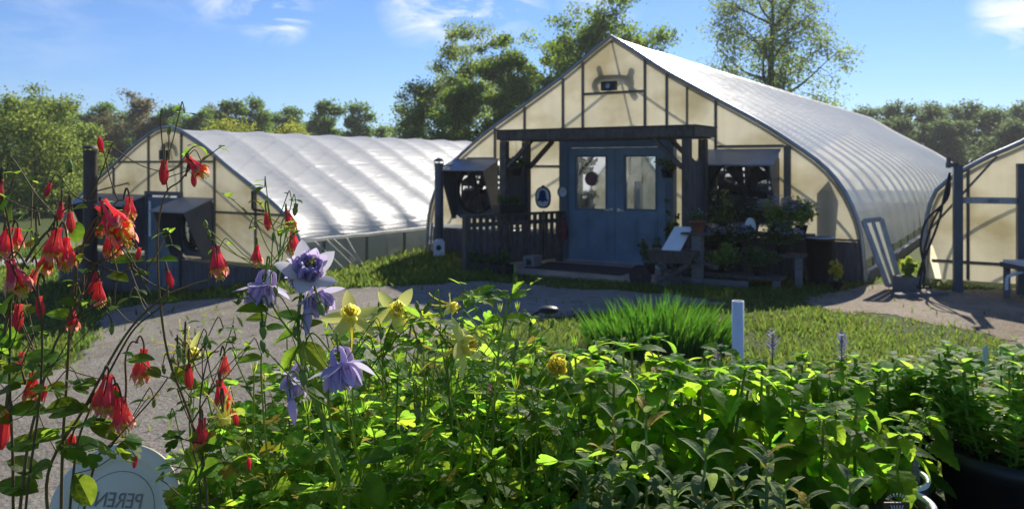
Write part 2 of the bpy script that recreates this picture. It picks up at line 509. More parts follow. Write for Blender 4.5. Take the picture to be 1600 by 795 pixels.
def gravel_mat(name, c0, c1, c2):
    m, t, out = new_mat(name)
    b = N(t, 'ShaderNodeBsdfPrincipled'); b.inputs['Roughness'].default_value = .92; b.inputs['Specular IOR Level'].default_value = .15
    v = coord(t)
    big, _ = noise_col(t, v, .8, c0, c1, .3, .7, 6)
    vo = N(t, 'ShaderNodeTexVoronoi'); vo.inputs['Scale'].default_value = 34
    t.links.new(v, vo.inputs['Vector'])
    h = N(t, 'ShaderNodeHueSaturation'); h.inputs['Saturation'].default_value = .25
    t.links.new(vo.outputs['Color'], h.inputs['Color'])
    mx = N(t, 'ShaderNodeMix', data_type='RGBA', blend_type='SOFT_LIGHT'); mx.inputs['Factor'].default_value = .42
    t.links.new(big, mx.inputs['A']); t.links.new(h.outputs[0], mx.inputs['B'])
    fine, ff = noise_col(t, v, 3.2, (1, 1, 1), c2, .52, .7, 9)
    m2 = N(t, 'ShaderNodeMix', data_type='RGBA', blend_type='MULTIPLY'); m2.inputs['Factor'].default_value = .7
    t.links.new(mx.outputs['Result'], m2.inputs['A']); t.links.new(fine, m2.inputs['B'])
    t.links.new(m2.outputs['Result'], b.inputs['Base Color'])
    n2 = N(t, 'ShaderNodeTexNoise'); n2.inputs['Scale'].default_value = 14; n2.inputs['Detail'].default_value = 10; n2.inputs['Roughness'].default_value = .75
    t.links.new(v, n2.inputs['Vector'])
    ad = N(t, 'ShaderNodeMath', operation='ADD'); t.links.new(n2.outputs['Fac'], ad.inputs[0])
    mu = N(t, 'ShaderNodeMath', operation='MULTIPLY'); mu.inputs[1].default_value = .35
    t.links.new(vo.outputs['Distance'], mu.inputs[0]); t.links.new(mu.outputs[0], ad.inputs[1])
    bp = N(t, 'ShaderNodeBump'); bp.inputs['Strength'].default_value = .9; bp.inputs['Distance'].default_value = .035
    t.links.new(ad.outputs[0], bp.inputs['Height']); t.links.new(bp.outputs[0], b.inputs['Normal'])
    t.links.new(b.outputs[0], out.inputs[0])
    return m
def axis_steps(lo, hi, fine_lo, fine_hi, step, grow=1.18):
    a = list(np.arange(fine_lo, fine_hi + 1e-6, step))
    s, x = step, fine_hi
    while x < hi: s *= grow; x += s; a.append(x)
    s, x = step, fine_lo
    while x > lo: s *= grow; x -= s; a.insert(0, x)
    return a
xs = axis_steps(-170, 170, -14, 12, .35)
ys = axis_steps(-40, 190, -6, 30, .35)
gm = MB()
gm.v = [(x, y, ground(x, y)) for y in ys for x in xs]
nx = len(xs)
for j in range(len(ys) - 1):
    for i in range(nx - 1):
        a = j * nx + i
        gm.f.append([a, a + 1, a + nx + 1, a + nx]); gm.m.append(0)
tag(gm.build('ground', ground_mat(), smooth=True), kind='structure')

def inside(poly, x, y):
    c = False; j = len(poly) - 1
    for i in range(len(poly)):
        xi, yi = poly[i]; xj, yj = poly[j]
        if (yi > y) != (yj > y) and x < (xj - xi) * (y - yi) / (yj - yi) + xi: c = not c
        j = i
    return c
def patch(name, pix, mat, cell=.09, lift=.006, rough=.22):
    poly = [tuple(G(*p)[:2]) for p in pix]
    x0 = min(p[0] for p in poly) - .3; x1 = max(p[0] for p in poly) + .3
    y0 = min(p[1] for p in poly) - .3; y1 = max(p[1] for p in poly) + .3
    mb = MB(); idx = {}
    def vid(i, j):
        k = (i, j)
        if k not in idx:
            x, y = x0 + i * cell, y0 + j * cell
            idx[k] = len(mb.v); mb.v.append((x, y, ground(x, y) + lift))
        return idx[k]
    nxx = int((x1 - x0) / cell); nyy = int((y1 - y0) / cell)
    for j in range(nyy):
        for i in range(nxx):
            x = x0 + (i + .5) * cell; y = y0 + (j + .5) * cell
            w = Vector((x * 1.3, y * 1.3, 3)); w2 = Vector((x * 6, y * 6, 9))
            qx = x + rough * mnoise.noise(w) + .4 * rough * mnoise.noise(w2); qy = y + rough * mnoise.noise(w + Vector((40, 0, 0))) + .4 * rough * mnoise.noise(w2 + Vector((70, 0, 0)))
            if inside(poly, qx, qy):
                mb.f.append([vid(i, j), vid(i + 1, j), vid(i + 1, j + 1), vid(i, j + 1)]); mb.m.append(0)
    o = mb.build(name, mat, smooth=True)
    return tag(o, kind='structure'), poly
ROADPIX = [(165, 484), (230, 474), (320, 468), (420, 462), (505, 455), (560, 450), (640, 447), (760, 440), (900, 452), (1060, 458), (1130, 478), (1000, 486), (900, 492), (740, 512), (640, 555), (560, 640), (480, 795), (400, 1000), (-500, 1000), (-500, 700), (-200, 640), (0, 600), (90, 578), (135, 545), (150, 515)]
_, ROAD = patch('gravel_road', ROADPIX, gravel_mat('road_gravel', (.205, .182, .148), (.292, .265, .218), (.6, .57, .52)))
_, YARD = patch('gravel_yard', [(1262, 470), (1330, 448), (1400, 445), (1470, 452), (1750, 452), (1750, 575), (1600, 540), (1490, 512), (1390, 494), (1300, 488), (1250, 478)], gravel_mat('yard_gravel', (.20, .16, .115), (.34, .285, .22), (.5, .46, .4)), cell=.06, rough=.3)
_, TRACK = patch('far_track', [(-260, 404), (112, 404), (112, 414), (-260, 421)], gravel_mat('track_gravel', (.34, .32, .29), (.42, .4, .36), (.8, .8, .8)), cell=.25)

# grass: one sheet of blades over the near lawn
def grass_patch(name, n, region, h, label, seed, wid=.006, mat='lawn', avoid=(), dens=None):
    rng = np.random.default_rng(seed); pts = []
    (x0, x1, y0, y1) = region
    tries = 0
    while len(pts) < n and tries < n * 12:
        tries += 1
        # nearer ground gets more blades
        y = y0 + (y1 - y0) * rng.random() ** 1.5
        x = x0 + (x1 - x0) * rng.random()
        if abs(x) > .72 * y + .5: continue
        jx = x + .30 * mnoise.noise(Vector((x * 2.2, y * 2.2, 31))) + rng.normal(0, .07); jy = y + .30 * mnoise.noise(Vector((x * 2.2, y * 2.2, 57))) + rng.normal(0, .07)
        if any(inside(a, jx, jy) for a in avoid) and rng.random() > .012: continue
        if dens and rng.random() > dens(x, y): continue
        pts.append((x, y))
    n = len(pts)
    px = np.array(pts)
    z = np.array([ground(x, y) for x, y in pts])
    clump = np.array([.55 + .9 * max(0, mnoise.noise(Vector((x * 1.1, y * 1.1, 5)))) for x, y in pts])
    hh = h * (.45 + rng.random(n) * .9) * clump
    ang = rng.random(n) * 6.283; lean = rng.normal(0, .35, (n, 2)) * hh[:, None]
    w = wid * (1 + px[:, 1] / 9.0)
    dx, dy = np.cos(ang) * w, np.sin(ang) * w
    V = np.empty((n, 4, 3))
    V[:, 0] = np.stack([px[:, 0] - dx, px[:, 1] - dy, z - .01], 1)
    V[:, 1] = np.stack([px[:, 0] + dx, px[:, 1] + dy, z - .01], 1)
    V[:, 2] = np.stack([px[:, 0] + dx * .6 + lean[:, 0] * .4, px[:, 1] + dy * .6 + lean[:, 1] * .4, z + hh * .6], 1)
    V[:, 3] = np.stack([px[:, 0] + lean[:, 0], px[:, 1] + lean[:, 1], z + hh], 1)
    me = bpy.data.meshes.new(name)
    me.vertices.add(n * 4); me.vertices.foreach_set('co', V.reshape(-1))
    li = np.empty((n, 6), int); b = np.arange(n) * 4
    li[:] = np.stack([b, b + 1, b + 2, b, b + 2, b + 3], 1)
    me.loops.add(n * 6); me.loops.foreach_set('vertex_index', li.reshape(-1))
    me.polygons.add(n * 2); me.polygons.foreach_set('loop_start', np.arange(n * 2) * 3); me.polygons.foreach_set('loop_total', np.full(n * 2, 3))
    me.materials.append(M[mat]); me.update(calc_edges=True); me.validate()
    o = bpy.data.objects.new(name, me); COL.objects.link(o)
    return tag(o, label, 'grass', kind='stuff')

# ================================================================ greenhouses
TH = 32.62
ca, sa = math.cos(R(TH)), math.sin(R(TH))
r_ax = Vector((ca, -sa, 0)); a_ax = Vector((sa, ca, 0))

def prof_fn(half):
    """half: (u, z) from the apex down to the base; returns z(u) and u-clipped outline"""
    us = [p[0] for p in half]; zs = [p[1] for p in half]
    def top(u):
        u = abs(u)
        for i in range(len(half) - 1):
            if us[i] <= u <= us[i + 1] and us[i + 1] > us[i]:
                return zs[i] + (zs[i + 1] - zs[i]) * (u - us[i]) / (us[i + 1] - us[i])
        return zs[-1]
    return top
def resample(half, n):
    """evenly spaced points along a smooth curve through half"""
    c = bezier([Vector((p[0], 0, p[1])) for p in half], 10)
    L = [0]
    for i in range(1, len(c)): L.append(L[-1] + (c[i] - c[i - 1]).length)
    out = []
    for k in range(n + 1):
        s = L[-1] * k / n
        i = max(j for j in range(len(L)) if L[j] <= s + 1e-9)
        i = min(i, len(c) - 2)
        t = (s - L[i]) / max(L[i + 1] - L[i], 1e-9)
        p = c[i].lerp(c[i + 1], t); out.append((p.x, p.z))
    return out

def greenhouse(name, label, loc, half, length, spacing, eave_z, roofmat, openings, base_h, studs, rails, sag, base_z=0.0, seed=1, floor=-.3, round_top=False, curtains=True, top_sag=.15, stud_mat='stud'):
    g = thing(name, label, 'greenhouse', loc, R(-TH))
    # origin of the local frame: centre of the front wall, x along the wall, y into the house
    hs = resample(half, 30)
    top = prof_fn(hs)
    # --- roof: film pulled over the hoops, dipping between them
    n_h = int(length / spacing); sub = 6
    rows = []
    full = [(-u, z) for u, z in reversed(hs)] + hs[1:]
    roof = [(u, z) for u, z in full if z >= eave_z - .02]
    mb = MB(); nr = len(roof)
    ny = n_h * sub
    for j in range(ny + 1):
        y = -.05 + (length + .1) * j / ny
        fr = (j % sub) / sub
        w = math.sin(math.pi * fr) ** .5 if fr else 0
        for i, (u, z) in enumerate(roof):
            # normal of the section
            i0, i1 = max(i - 1, 0), min(i + 1, nr - 1)
            tx, tz = roof[i1][0] - roof[i0][0], roof[i1][1] - roof[i0][1]
            l = math.hypot(tx, tz); nxv, nzv = -tz / l, tx / l
            low = 1 - min(1, (z - eave_z) / 2.2)
            q = sag * w * (top_sag + 1.1 * low ** 1.5)
            q += .012 * mnoise.noise(Vector((u * .9 + seed * 7, y * .8, z * 1.1))) * 2 * (.4 + low)
            q += .010 * mnoise.noise(Vector((seed + 3, y * 1.1, z * 6.5))) * (low ** 2) * 3 * w
            mb.v.append((u - nxv * q, y, z - nzv * q))
    for j in range(ny):
        for i in range(nr - 1):
            a = j * nr + i
            mb.f.append([a, a + nr, a + nr + 1, a + 1]); mb.m.append(0)
    mb.build('roof_cover', roofmat, g, smooth=True)
    # --- side curtains under the eave
    if curtains:
        for s in (-1, 1):
            c = MB(); low = [(u, z) for u, z in hs if z <= eave_z + .06]
            nl = len(low)
            for j in range(ny + 1):
                y = length * j / ny
                for u, z in low:
                    q = .03 * mnoise.noise(Vector((y * 2.3, z * 2.5, seed * 3 + s)))
                    c.v.append((s * (u - .015 + q), y, z))
            for j in range(ny):
                for i in range(nl - 1):
                    a = j * nl + i
                    c.f.append([a, a + nl, a + nl + 1, a + 1]); c.m.append(0)
            c.build('side_curtain', M['curtain'], g, smooth=True)
            # gathered roll of film along the eave
            e = MB()
            ue = [p for p in hs if p[1] <= eave_z + .06][0]
            pts = [(s * (ue[0] + .03 + .012 * mnoise.noise(Vector((k * 1.7, seed, s)))), length * k / 90, eave_z - .02 + .02 * mnoise.noise(Vector((k * 1.1, 5, seed)))) for k in range(91)]
            e.tube(pts, [.035 + .012 * mnoise.noise(Vector((k * 2.1, s, 8))) for k in range(91)], 7)
            e.build('eave_roll', M['roof'], g, smooth=True)
            bb = MB(); bb.box((s * half[-1][0] - .02 + s * .05, .02, -.5), (s * half[-1][0] + .02 + s * .05, length, base_z + .16))
            bb.build('baseboard', M['greywood'], g)
    # --- hoops inside, one mesh each
    hm = MB(); hm.tube([(u * .99, 0, z - .035) for u, z in full], .024, 6)
    me = hm.mesh('hoop', M['pipe'], True)
    for k in range(n_h + 1):
        put('hoop', me, g, (0, max(.04, spacing * k), 0))
    pl = MB(); pl.tube([(0, 0, full[len(full) // 2][1] - .09), (0, length, full[len(full) // 2][1] - .09)], .022, 6)
    pl.build('ridge_purlin', M['pipe'], g, True)
    # --- front wall film with openings, rear wall film without
    for rear in (0, 1):
        w = MB(); y = length if rear else 0.0
        brk = set(np.round(np.linspace(-half[-1][0] + .03, half[-1][0] - .03, 56), 3))
        for o in ([] if rear else openings): brk |= {o[0], o[1]}
        brk |= {0.0}
        brk = sorted(brk)
        for u0, u1 in zip(brk, brk[1:]):
            if u1 - u0 < .004: continue
            um = (u0 + u1) / 2
            holes = sorted((o[2], o[3]) for o in ([] if rear else openings) if o[0] <= um <= o[1])
            t0, t1 = top(u0) - .012, top(u1) - .012
            z = base_h - .02
            for lo, hi in holes:
                if lo > z: w.quad((u0, y, z), (u1, y, z), (u1, y, lo), (u0, y, lo))
                z = hi
            if max(t0, t1) > z:
                w.quad((u0, y, z), (u1, y, z), (u1, y, max(z, t1)), (u0, y, max(z, t0)))
        w.build('end_wall_film' if rear else 'gable_film', M['gable'], g)
    # --- rim batten of the gable
    rim = MB(); rim.tube([(u, -.03, z + .005) for u, z in full], .034, 6)
    rim.build('gable_rim', M['pipe'], g, True)
    # --- studs and rails on the film
    for st in studs:
        u, z0 = st[0], st[1]; z1 = st[2] if len(st) > 2 else top(u) - .03
        wd = st[3] if len(st) > 3 else .038
        b = MB(); b.box((u - wd / 2, -.035, z0), (u + wd / 2, .03, z1)); b.build('stud', M[stud_mat], g)
    for u0, u1, z in rails:
        b = MB(); b.box((u0, -.031, z - .017), (u1, .026, z + .017)); b.build('rail', M[stud_mat], g)
    return g, top, hs

def plank_wall(g, u0, u1, z0, z1, name='base_wall', mat='basewood', y=-.02):
    mb = MB(); u = u0; rnd = random.Random(int(u0 * 100))
    while u < u1 - .01:
        w = min(rnd.uniform(.12, .17), u1 - u)
        mb.box((u + .003, y - .012 - rnd.random() * .008, z0), (u + w - .003, y + .012, z1 - rnd.random() * .012)); u += w
    mb.box((u0, y - .034, z1 + .002), (u1, y + .012, z1 + .03))
    return mb.build(name, M[mat], g)

def fan_hood(g, u0, u1, z0, z1, proj, bot, drop, seed, blades=5, open_shutter=True, ring_side=0):
    """a box hood that sticks out of the gable round an extractor fan"""
    y = -.04
    bk = MB()                                                  # the back board with a round hole
    cx, cz = (u0 + u1) / 2, (z0 + z1) / 2 - .02; rr = min(u1 - u0, z1 - z0) * .42
    n = 32
    def sq(a):
        dx, dz = math.cos(a), math.sin(a)
        hw, hh = (u1 - u0) / 2 - .01, (z1 - z0) / 2 - .01
        k = min(hw / abs(dx) if abs(dx) > 1e-6 else 9, hh / abs(dz) if abs(dz) > 1e-6 else 9)
        return Vector((cx + dx * k, y, (z0 + z1) / 2 + dz * k))
    for k in range(n):
        a0, a1 = 2 * math.pi * k / n, 2 * math.pi * (k + 1) / n
        i0 = Vector((cx + rr * math.cos(a0), y, cz + rr * math.sin(a0))); i1 = Vector((cx + rr * math.cos(a1), y, cz + rr * math.sin(a1)))
        bk.quad(i0, i1, sq(a1), sq(a0))
    h = bk.build('fan_hood', M['hood'], g)
    ring = MB(); ring.lathe([(rr + .03, 0), (rr + .03, -.05), (rr, -.06), (rr - .01, 0.03)], 40, Matrix.Translation((cx, y - .004, cz)) @ Matrix.Rotation(R(-90), 4, 'X'))
    ring.build('fan_ring', M['blackmetal'], h, True)
    bl = MB()
    for k in range(blades):
        a = 2 * math.pi * k / blades + seed
        for w0, w1, r0, r1 in ((.10, .30, .08, rr * .93),):
            p = lambda rad, ang, dy: (cx + rad * math.cos(ang), y + .06 + dy, cz + rad * math.sin(ang))
            bl.quad(p(r0, a - .5, .02), p(r1, a - .32, .06), p(r1, a + .32, -.03), p(r0, a + .5, -.02))
    bl.lathe([(.001, .03), (.085, .03), (.085, -.05), (.001, -.05)], 14, Matrix.Translation((cx, y + .06, cz)) @ Matrix.Rotation(R(-90), 4, 'X'))
    bl.build('fan_blade', M['blackmetal'], h)
    gd = MB()                                                  # wire guard
    for k in range(1, 6):
        rad = rr * k / 5.2
        pts = [(cx + rad * math.cos(2 * math.pi * i / 28), y - .02, cz + rad * math.sin(2 * math.pi * i / 28)) for i in range(29)]
        gd.tube(pts, .005, 4)
    for k in range(4):
        a = math.pi * k / 4 + .3
        gd.tube([(cx - rr * math.cos(a), y - .028, cz - rr * math.sin(a)), (cx + rr * math.cos(a), y - .028, cz + rr * math.sin(a))], .006, 4)
    gd.build('fan_guard', M['blackmetal'], h)
    sh = MB(); rnd = random.Random(seed * 13 + 1)              # shutter slats behind, some hanging half open
    zz = cz - rr
    ncol = 6; cw = (2 * rr + .1) / ncol
    while zz < cz + rr:
        for q in range(ncol):
            xa = cx - rr - .05 + q * cw
            shut = (not open_shutter) or zz < cz - .12 or rnd.random() < .46
            hgt = .106 if shut else .052
            sh.quad((xa, y + .20, zz), (xa + cw, y + .20, zz), (xa + cw, y + .20 + .106 - hgt, zz + hgt), (xa, y + .20 + .106 - hgt, zz + hgt))
        zz += .1
    for q in range(ncol + 1): sh.box((cx - rr - .05 + q * cw - .014, y + .16, cz - rr), (cx - rr - .05 + q * cw + .014, y + .19, cz + rr))
    sh.build('shutter', M['hood'], h)
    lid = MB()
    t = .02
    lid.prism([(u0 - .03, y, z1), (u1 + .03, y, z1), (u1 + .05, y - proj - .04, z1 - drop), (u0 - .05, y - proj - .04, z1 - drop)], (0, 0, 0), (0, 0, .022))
    lid.build('hood_lid', M['hood_top_lit'], h)
    for s, u in ((-1, u0), (1, u1)):
        sp = MB()
        sp.prism([(u, y - .002, z0), (u, y - .002, z1 - .003), (u, y - proj, z1 - drop - .003), (u, y - bot, z0)], (-s * .022, 0, 0), (0, 0, 0))
        sp.build('hood_side', M['hood'], h)
    return h

# ---- the near greenhouse
MAIN_O = Vector((1.833, 13.8, 0)) + r_ax * -.12
half_main = [(0, 3.92), (.30, 3.73), (.98, 3.27), (1.80, 2.79), (2.53, 2.37), (2.97, 2.08), (3.46, 1.71), (3.76, 1.35), (3.95, .93), (4.02, .60), (4.06, .05), (4.07, -.35)]
U = lambda u: u + .12             # from door-centred to house-centred
main, top_m, hs_m = greenhouse('greenhouse', 'large white arched greenhouse with blue double doors under a dark pergola', MAIN_O, half_main, 28.0, 1.12, .16, M['roof'],
    [(U(-1.1), U(1.06), -.3, 2.14), (U(-3.46), U(-2.46), .66, 1.80), (U(1.6), U(2.72), .77, 1.93)], .56,
    [(U(-1.89), 2.2), (U(-1.08), 2.14), (U(-.68), 2.14), (U(.50), 2.14), (U(.89), 2.14), (U(1.24), 2.14, None or 2.98, .025), (U(1.72), .6), (U(-2.55), 1.8), (U(2.84), .6, None or 2.0, .10), (U(-1.13), .5, 2.14)],
    [(U(-.655), U(.475), 2.955), (U(-1.865), U(-1.16), 1.68), (U(-3.2), U(-2.6), 1.83), (U(1.75), U(2.78), 2.0)], .036, seed=2, top_sag=.05)
plank_wall(main, U(-4.02), U(-1.08), -.45, .44)
plank_wall(main, U(1.05), U(3.90), -.2, .58)
fan_hood(main, U(-3.46), U(-2.46), .66, 1.80, .50, .12, .21, 1)
fan_hood(main, U(1.6), U(2.72), .77, 1.93, .52, .10, .24, 2)
# vent motor on the gable and the ducts that hang behind the film
vm = MB(); vm.box((U(-.27), -.13, 2.985), (U(.0), -.036, 3.14)); vmo = vm.build('vent_motor', M['black'], main)
vf = MB(); vf.lathe([(.001, 0), (.045, 0), (.045, -.02)], 16, Matrix.Translation((U(-.135), -.133, 3.06)) @ Matrix.Rotation(R(-90), 4, 'X')); vf.build('motor_grille', M['pipe'], vmo)
dk = MB()
dk.tube(bezier([(U(-.42), .10, 3.03), (U(-.47), .09, 3.16), (U(-.36), .09, 3.25), (U(0), .09, 3.25), (U(.18), .09, 3.20), (U(.24), .09, 3.0), (U(.31), .10, 2.9)], 6), .055, 8)
dk.tube(bezier([(U(-.40), .16, 3.5), (U(-.36), .13, 3.35), (U(-.35), .12, 3.24)], 6), .05, 8)
dk.tube(bezier([(U(.22), .18, 3.42), (U(.2), .13, 3.3), (U(.22), .12, 3.15)], 6), .06, 8)
dk.build('air_duct', M['duct'], main, True)
cur = MB(); cur.prism([(U(3.25), .12, .6), (U(3.5), .12, .6), (U(3.55), .12, 1.25), (U(3.42), .12, 1.55), (U(3.25), .12, 1.35)], (0, 0, 0), (0, .03, 0)); cur.build('tarp', M['duct'], main)
# door frame, doors
def door_leaf(g, u0, u1, z0, z1, w, hs, name='door'):
    d = MB(); y0, y1 = -.085, -.04
    wu0, wu1, wz0, wz1 = w
    d.box((u0, y0, z0), (wu0, y1, z1)); d.box((wu1, y0, z0), (u1, y1, z1))
    d.box((wu0, y0, z0), (wu1, y1, wz0)); d.box((wu0, y0, wz1), (wu1, y1, z1))
    for a, b in ((u0 + .13, (u0 + u1) / 2 - .04), ((u0 + u1) / 2 + .04, u1 - .13)):      # raised panels
        d.box((a, y0 - .012, z0 + .2), (b, y0, wz0 - .14)); d.box((a + .04, y0 - .02, z0 + .24), (b - .04, y0 - .012, wz0 - .18))
    o = d.build(name, M['blue'], g)
    f = MB(); t = .028
    for lo, hi in (((wu0 - t, y0 - .012, wz0 - t), (wu1 + t, y0 - .001, wz0)), ((wu0 - t, y0 - .012, wz1), (wu1 + t, y0 - .001, wz1 + t)), ((wu0 - t, y0 - .012, wz0), (wu0, y0 - .001, wz1)), ((wu1, y0 - .012, wz0), (wu1 + t, y0 - .001, wz1))): f.box(lo, hi)
    f.build('window_frame', M['bluetrim'], o)
    p = MB(); p.box((wu0, y0 + .018, wz0), (wu1, y0 + .024, wz1)); p.build('pane', GLASS, o)
    k = MB(); hu = hs
    k.lathe([(.001, 0), (.03, 0), (.03, .012), (.012, .014), (.012, .05)], 14, Matrix.Translation((hu, y0, .93)) @ Matrix.Rotation(R(90), 4, 'X'))
    k.bar((hu, y0 - .05, .93), (hu + (.11 if hu < U(0) else -.11) * -1, y0 - .05, .925), .018, .02)
    k.build('handle', M['steel'], o)
    return o
GLASS = glass_pane('door_glass')
door_leaf(main, U(-.93), U(-.025), .035, 2.0, (U(-.77), U(-.20), .94, 1.84), U(-.085))
door_leaf(main, U(-.015), U(.89), .035, 2.0, (U(.17), U(.72), .96, 1.84), U(.05))
fr = MB()
fr.box((U(-1.08), -.10, -.05), (U(-.935), .05, 2.02)); fr.box((U(.895), -.10, -.05), (U(1.04), .05, 2.02)); fr.box((U(-1.08), -.102, 2.005), (U(1.04), .05, 2.135))
fr.build('door_frame', M['bluetrim'], main)
sl = MB(); sl.box((U(-.93), -.13, .0), (U(.89), -.02, .032)); sl.build('threshold', M['trim'], main)

# ---- the left greenhouse, on lower ground
LEFT_O = Vector((-6.925, 16.10, -.75))
half_left = [(0, 3.20), (.25, 3.185), (.50, 3.11), (1.17, 2.82), (1.93, 2.40), (2.65, 2.03), (3.40, 1.61), (3.78, 1.22), (3.90, .85), (3.95, .40), (3.97, -.1), (3.97, -.4)]
left, top_l, hs_l = greenhouse('greenhouse', 'long low greenhouse with billowing white film roof standing further left', LEFT_O, half_left, 30.0, 1.1, 1.14, M['roof_wrinkled'],
    [(-.62, .45, -.6, 1.86), (-2.62, -.70, .72, 1.80), (.5, 1.44, .72, 1.80)], .66,
    [(-.63, 1.86, None or 3.06), (.46, 1.86, None or 3.1), (1.48, .62, None or 2.62), (-1.88, 1.8), (2.65, 1.0, None or 2.0, .03)],
    [(-1.85, 1.455, 2.52), (1.51, 3.4, 1.56), (-3.5, -2.7, 1.5)], .06, seed=5, top_sag=.55)
plank_wall(left, -3.9, -.62, -.5, .56)
plank_wall(left, .45, 3.9, -.5, .56)
fan_hood(left, -2.62, -.70, .70, 1.82, .50, .10, .20, 3, open_shutter=False)
fan_hood(left, .50, 1.46, .66, 1.80, .62, .22, .24, 4, open_shutter=False)
ld = MB(); ld.box((-.58, -.07, -.35), (.41, -.03, 1.80))
for a, b, c, d_ in ((-.46, -.12, .0, .7), (-.04, .3, .0, .7), (-.46, -.12, .85, 1.65), (-.04, .3, .85, 1.65)): ld.box((a, -.085, c), (b, -.07, d_))
ldo = ld.build('door', M['bluetrim'], left)
lf = MB(); lf.box((-.66, -.09, -.4), (-.585, .04, 1.84)); lf.box((.415, -.09, -.4), (.49, .04, 1.84)); lf.box((-.66, -.092, 1.842), (.49, .04, 1.92)); lf.build('door_frame', M['hood'], left)
lw = MB(); lw.box((-.50, -.10, 1.0), (-.43, -.088, 1.72)); lw.build('window_strip', M['white'], ldo)
vm = MB(); vm.box((-.12, -.12, 2.55), (.12, -.036, 2.75)); vm.build('vent_motor', M['black'], left)
dk = MB(); dk.tube(bezier([(-.25, .1, 2.7), (-.2, .1, 2.86), (0, .1, 2.92), (.2, .1, 2.86), (.27, .1, 2.72)], 6), .05, 8); dk.build('air_duct', M['duct'], left, True)
for k in range(14):                                           # posts behind the rolled side, and white tubes added to imitate bright creases in it
    b = MB(); b.box((3.985, .35 + k * 1.1, -.2), (4.02, .40 + k * 1.1, 1.10)); b.build('side_post', M['stud'], left)
for k, (y0, y1, z1) in enumerate(((.15, 1.25, .18), (.45, 1.5, .16), (.62, 1.75, .15), (.95, 1.55, .45))):
    b = MB(); b.tube(bezier([(4.0, y0, 1.12), (4.06, (y0 + y1) / 2, .66), (4.05, y1, z1)], 5), .007, 5); b.build('crease_glint', M['roof'], left)
fp = MB(); fp.tube([(2.66, -.09, 1.98), (2.66, -.09, 1.66), (2.70, -.10, 1.64), (2.98, -.10, 1.62)], .025, 8); fp.tube([(2.38, -.09, 1.66), (2.55, -.1, 1.56), (2.86, -.1, 1.56)], .018, 6); fp.build('gas_pipe', M['blackmetal'], left)

# ---- the right greenhouse, cut by the frame
RIGHT_O = Vector((5.98, 11.5, 0)) + r_ax * 3.95
half_right = [(0, 3.72), (.30, 3.56), (1.0, 3.16), (1.9, 2.62), (2.82, 2.0), (3.12, 1.86), (3.58, 1.57), (3.86, 1.31), (3.97, .90), (3.99, .47), (4.0, 0), (4.0, -.3)]
right, top_r, hs_r = greenhouse('greenhouse', 'cream plastic greenhouse end with dark stained foot at right edge', RIGHT_O, half_right, 14.0, 1.1, .6, M['roof'],
    [(-2.3, -1.3, -.2, 2.0)], .10, [(-3.45, .1, None or 1.66), (-2.36, .1, None or 2.28, .10), (-1.2, .1), (0, .1), (1.2, .1), (2.4, .1)], [(-3.9, -2.42, .34), (1, 2.4, 1.6)], .05, seed=9)
rd = MB(); rd.box((-2.28, -.05, -.1), (-1.32, -.01, 1.98)); rd.build('door', M['bluetrim'], right)
br = MB(); br.bar((-3.97, -.02, .72), (-3.1, -.02, 1.82), .03, .03); br.build('brace', M['stud'], right)

# a fourth house stands across the drive, behind the photographer; the door panes mirror it
far_o, _, _ = greenhouse('greenhouse', 'sunlit white greenhouse mirrored in the panes of the blue doors', (-15.5, 2.2, -.9), half_main, 8.0, 1.1, .6, M['roof'], [], .5, [(-1.2, .5), (1.2, .5), (0, 2.2)], [], .05, seed=12, curtains=False)
far_o.rotation_euler = (0, 0, R(-TH + 92))
for k in (-.95, .35):
    b = MB(); b.box((k, -.08, -.1), (k + .6, -.04, 1.9)); b.build('door', M['hood'], far_o)

# ================================================================ porch: slab, pergola, railing
def porch(t, u, z=0.0):
    """point t metres in front of the near gable, u along it (door centred)"""
    p = Vector((1.833, 13.8, 0)) + r_ax * u - a_ax * t
    return Vector((p.x, p.y, z))
PR = R(-TH)
slab = thing('porch_slab', 'low pale concrete slab before the blue double doors', 'porch slab', porch(0, 0), PR)
mb = MB(); mb.box((-1.75, -2.0, -.3), (1.75, -.12, .03)); mb.build('slab', M['concrete'], slab)
mt = thing('door_mat', 'dark mat lying in front of the blue double doors', 'door mat', porch(1.1, 0, .031), PR)
mb = MB(); mb.box((-.95, -.45, 0), (.75, .40, .014)); mb.build('pile', M['mat'], mt)

pg = thing('pergola', 'dark timber pergola framing the blue doors', 'pergola', porch(0, 0), PR)
def pbox(name, lo, hi, mat='darkwood', parent=pg):
    b = MB(); b.box(lo, hi); return b.build(name, M[mat], parent)
for u in (-1.43, 1.75):
    for t in (1.40, .70):
        pbox('post', (u - .058, -t - .058, -.02), (u + .058, -t + .058, 2.095))
pbox('beam', (-1.49, -1.455, 2.10), (1.855, -1.345, 2.262)); pbox('beam', (-1.49, -.755, 2.10), (1.855, -.645, 2.262))
pbox('fascia', (-1.50, -1.50, 2.12), (1.865, -1.458, 2.264)); pbox('fascia', (1.868, -1.48, 2.12), (1.905, -.62, 2.263)); pbox('fascia', (-1.535, -1.48, 2.12), (-1.495, -.62, 2.263))
for k in range(9):
    u = -1.36 + k * .385
    pbox('rafter', (u - .02, -1.342, 2.12), (u + .02, -.758, 2.258))
rf = MB()
for k in range(6): rf.box((-1.56, -1.53 + k * .165, 2.267), (1.93, -1.53 + k * .165 + .15, 2.285))
rf.build('roof_boards', M['darkwood'], pg)
for t in (1.40, .70):
    for u, s in ((-1.43, 1), (1.75, -1)):
        b = MB(); b.bar((u + s * .07, -t, 1.66), (u + s * .52, -t, 2.10), .06, .085, up=(0, 1, 0)); b.build('brace', M['darkwood'], pg)
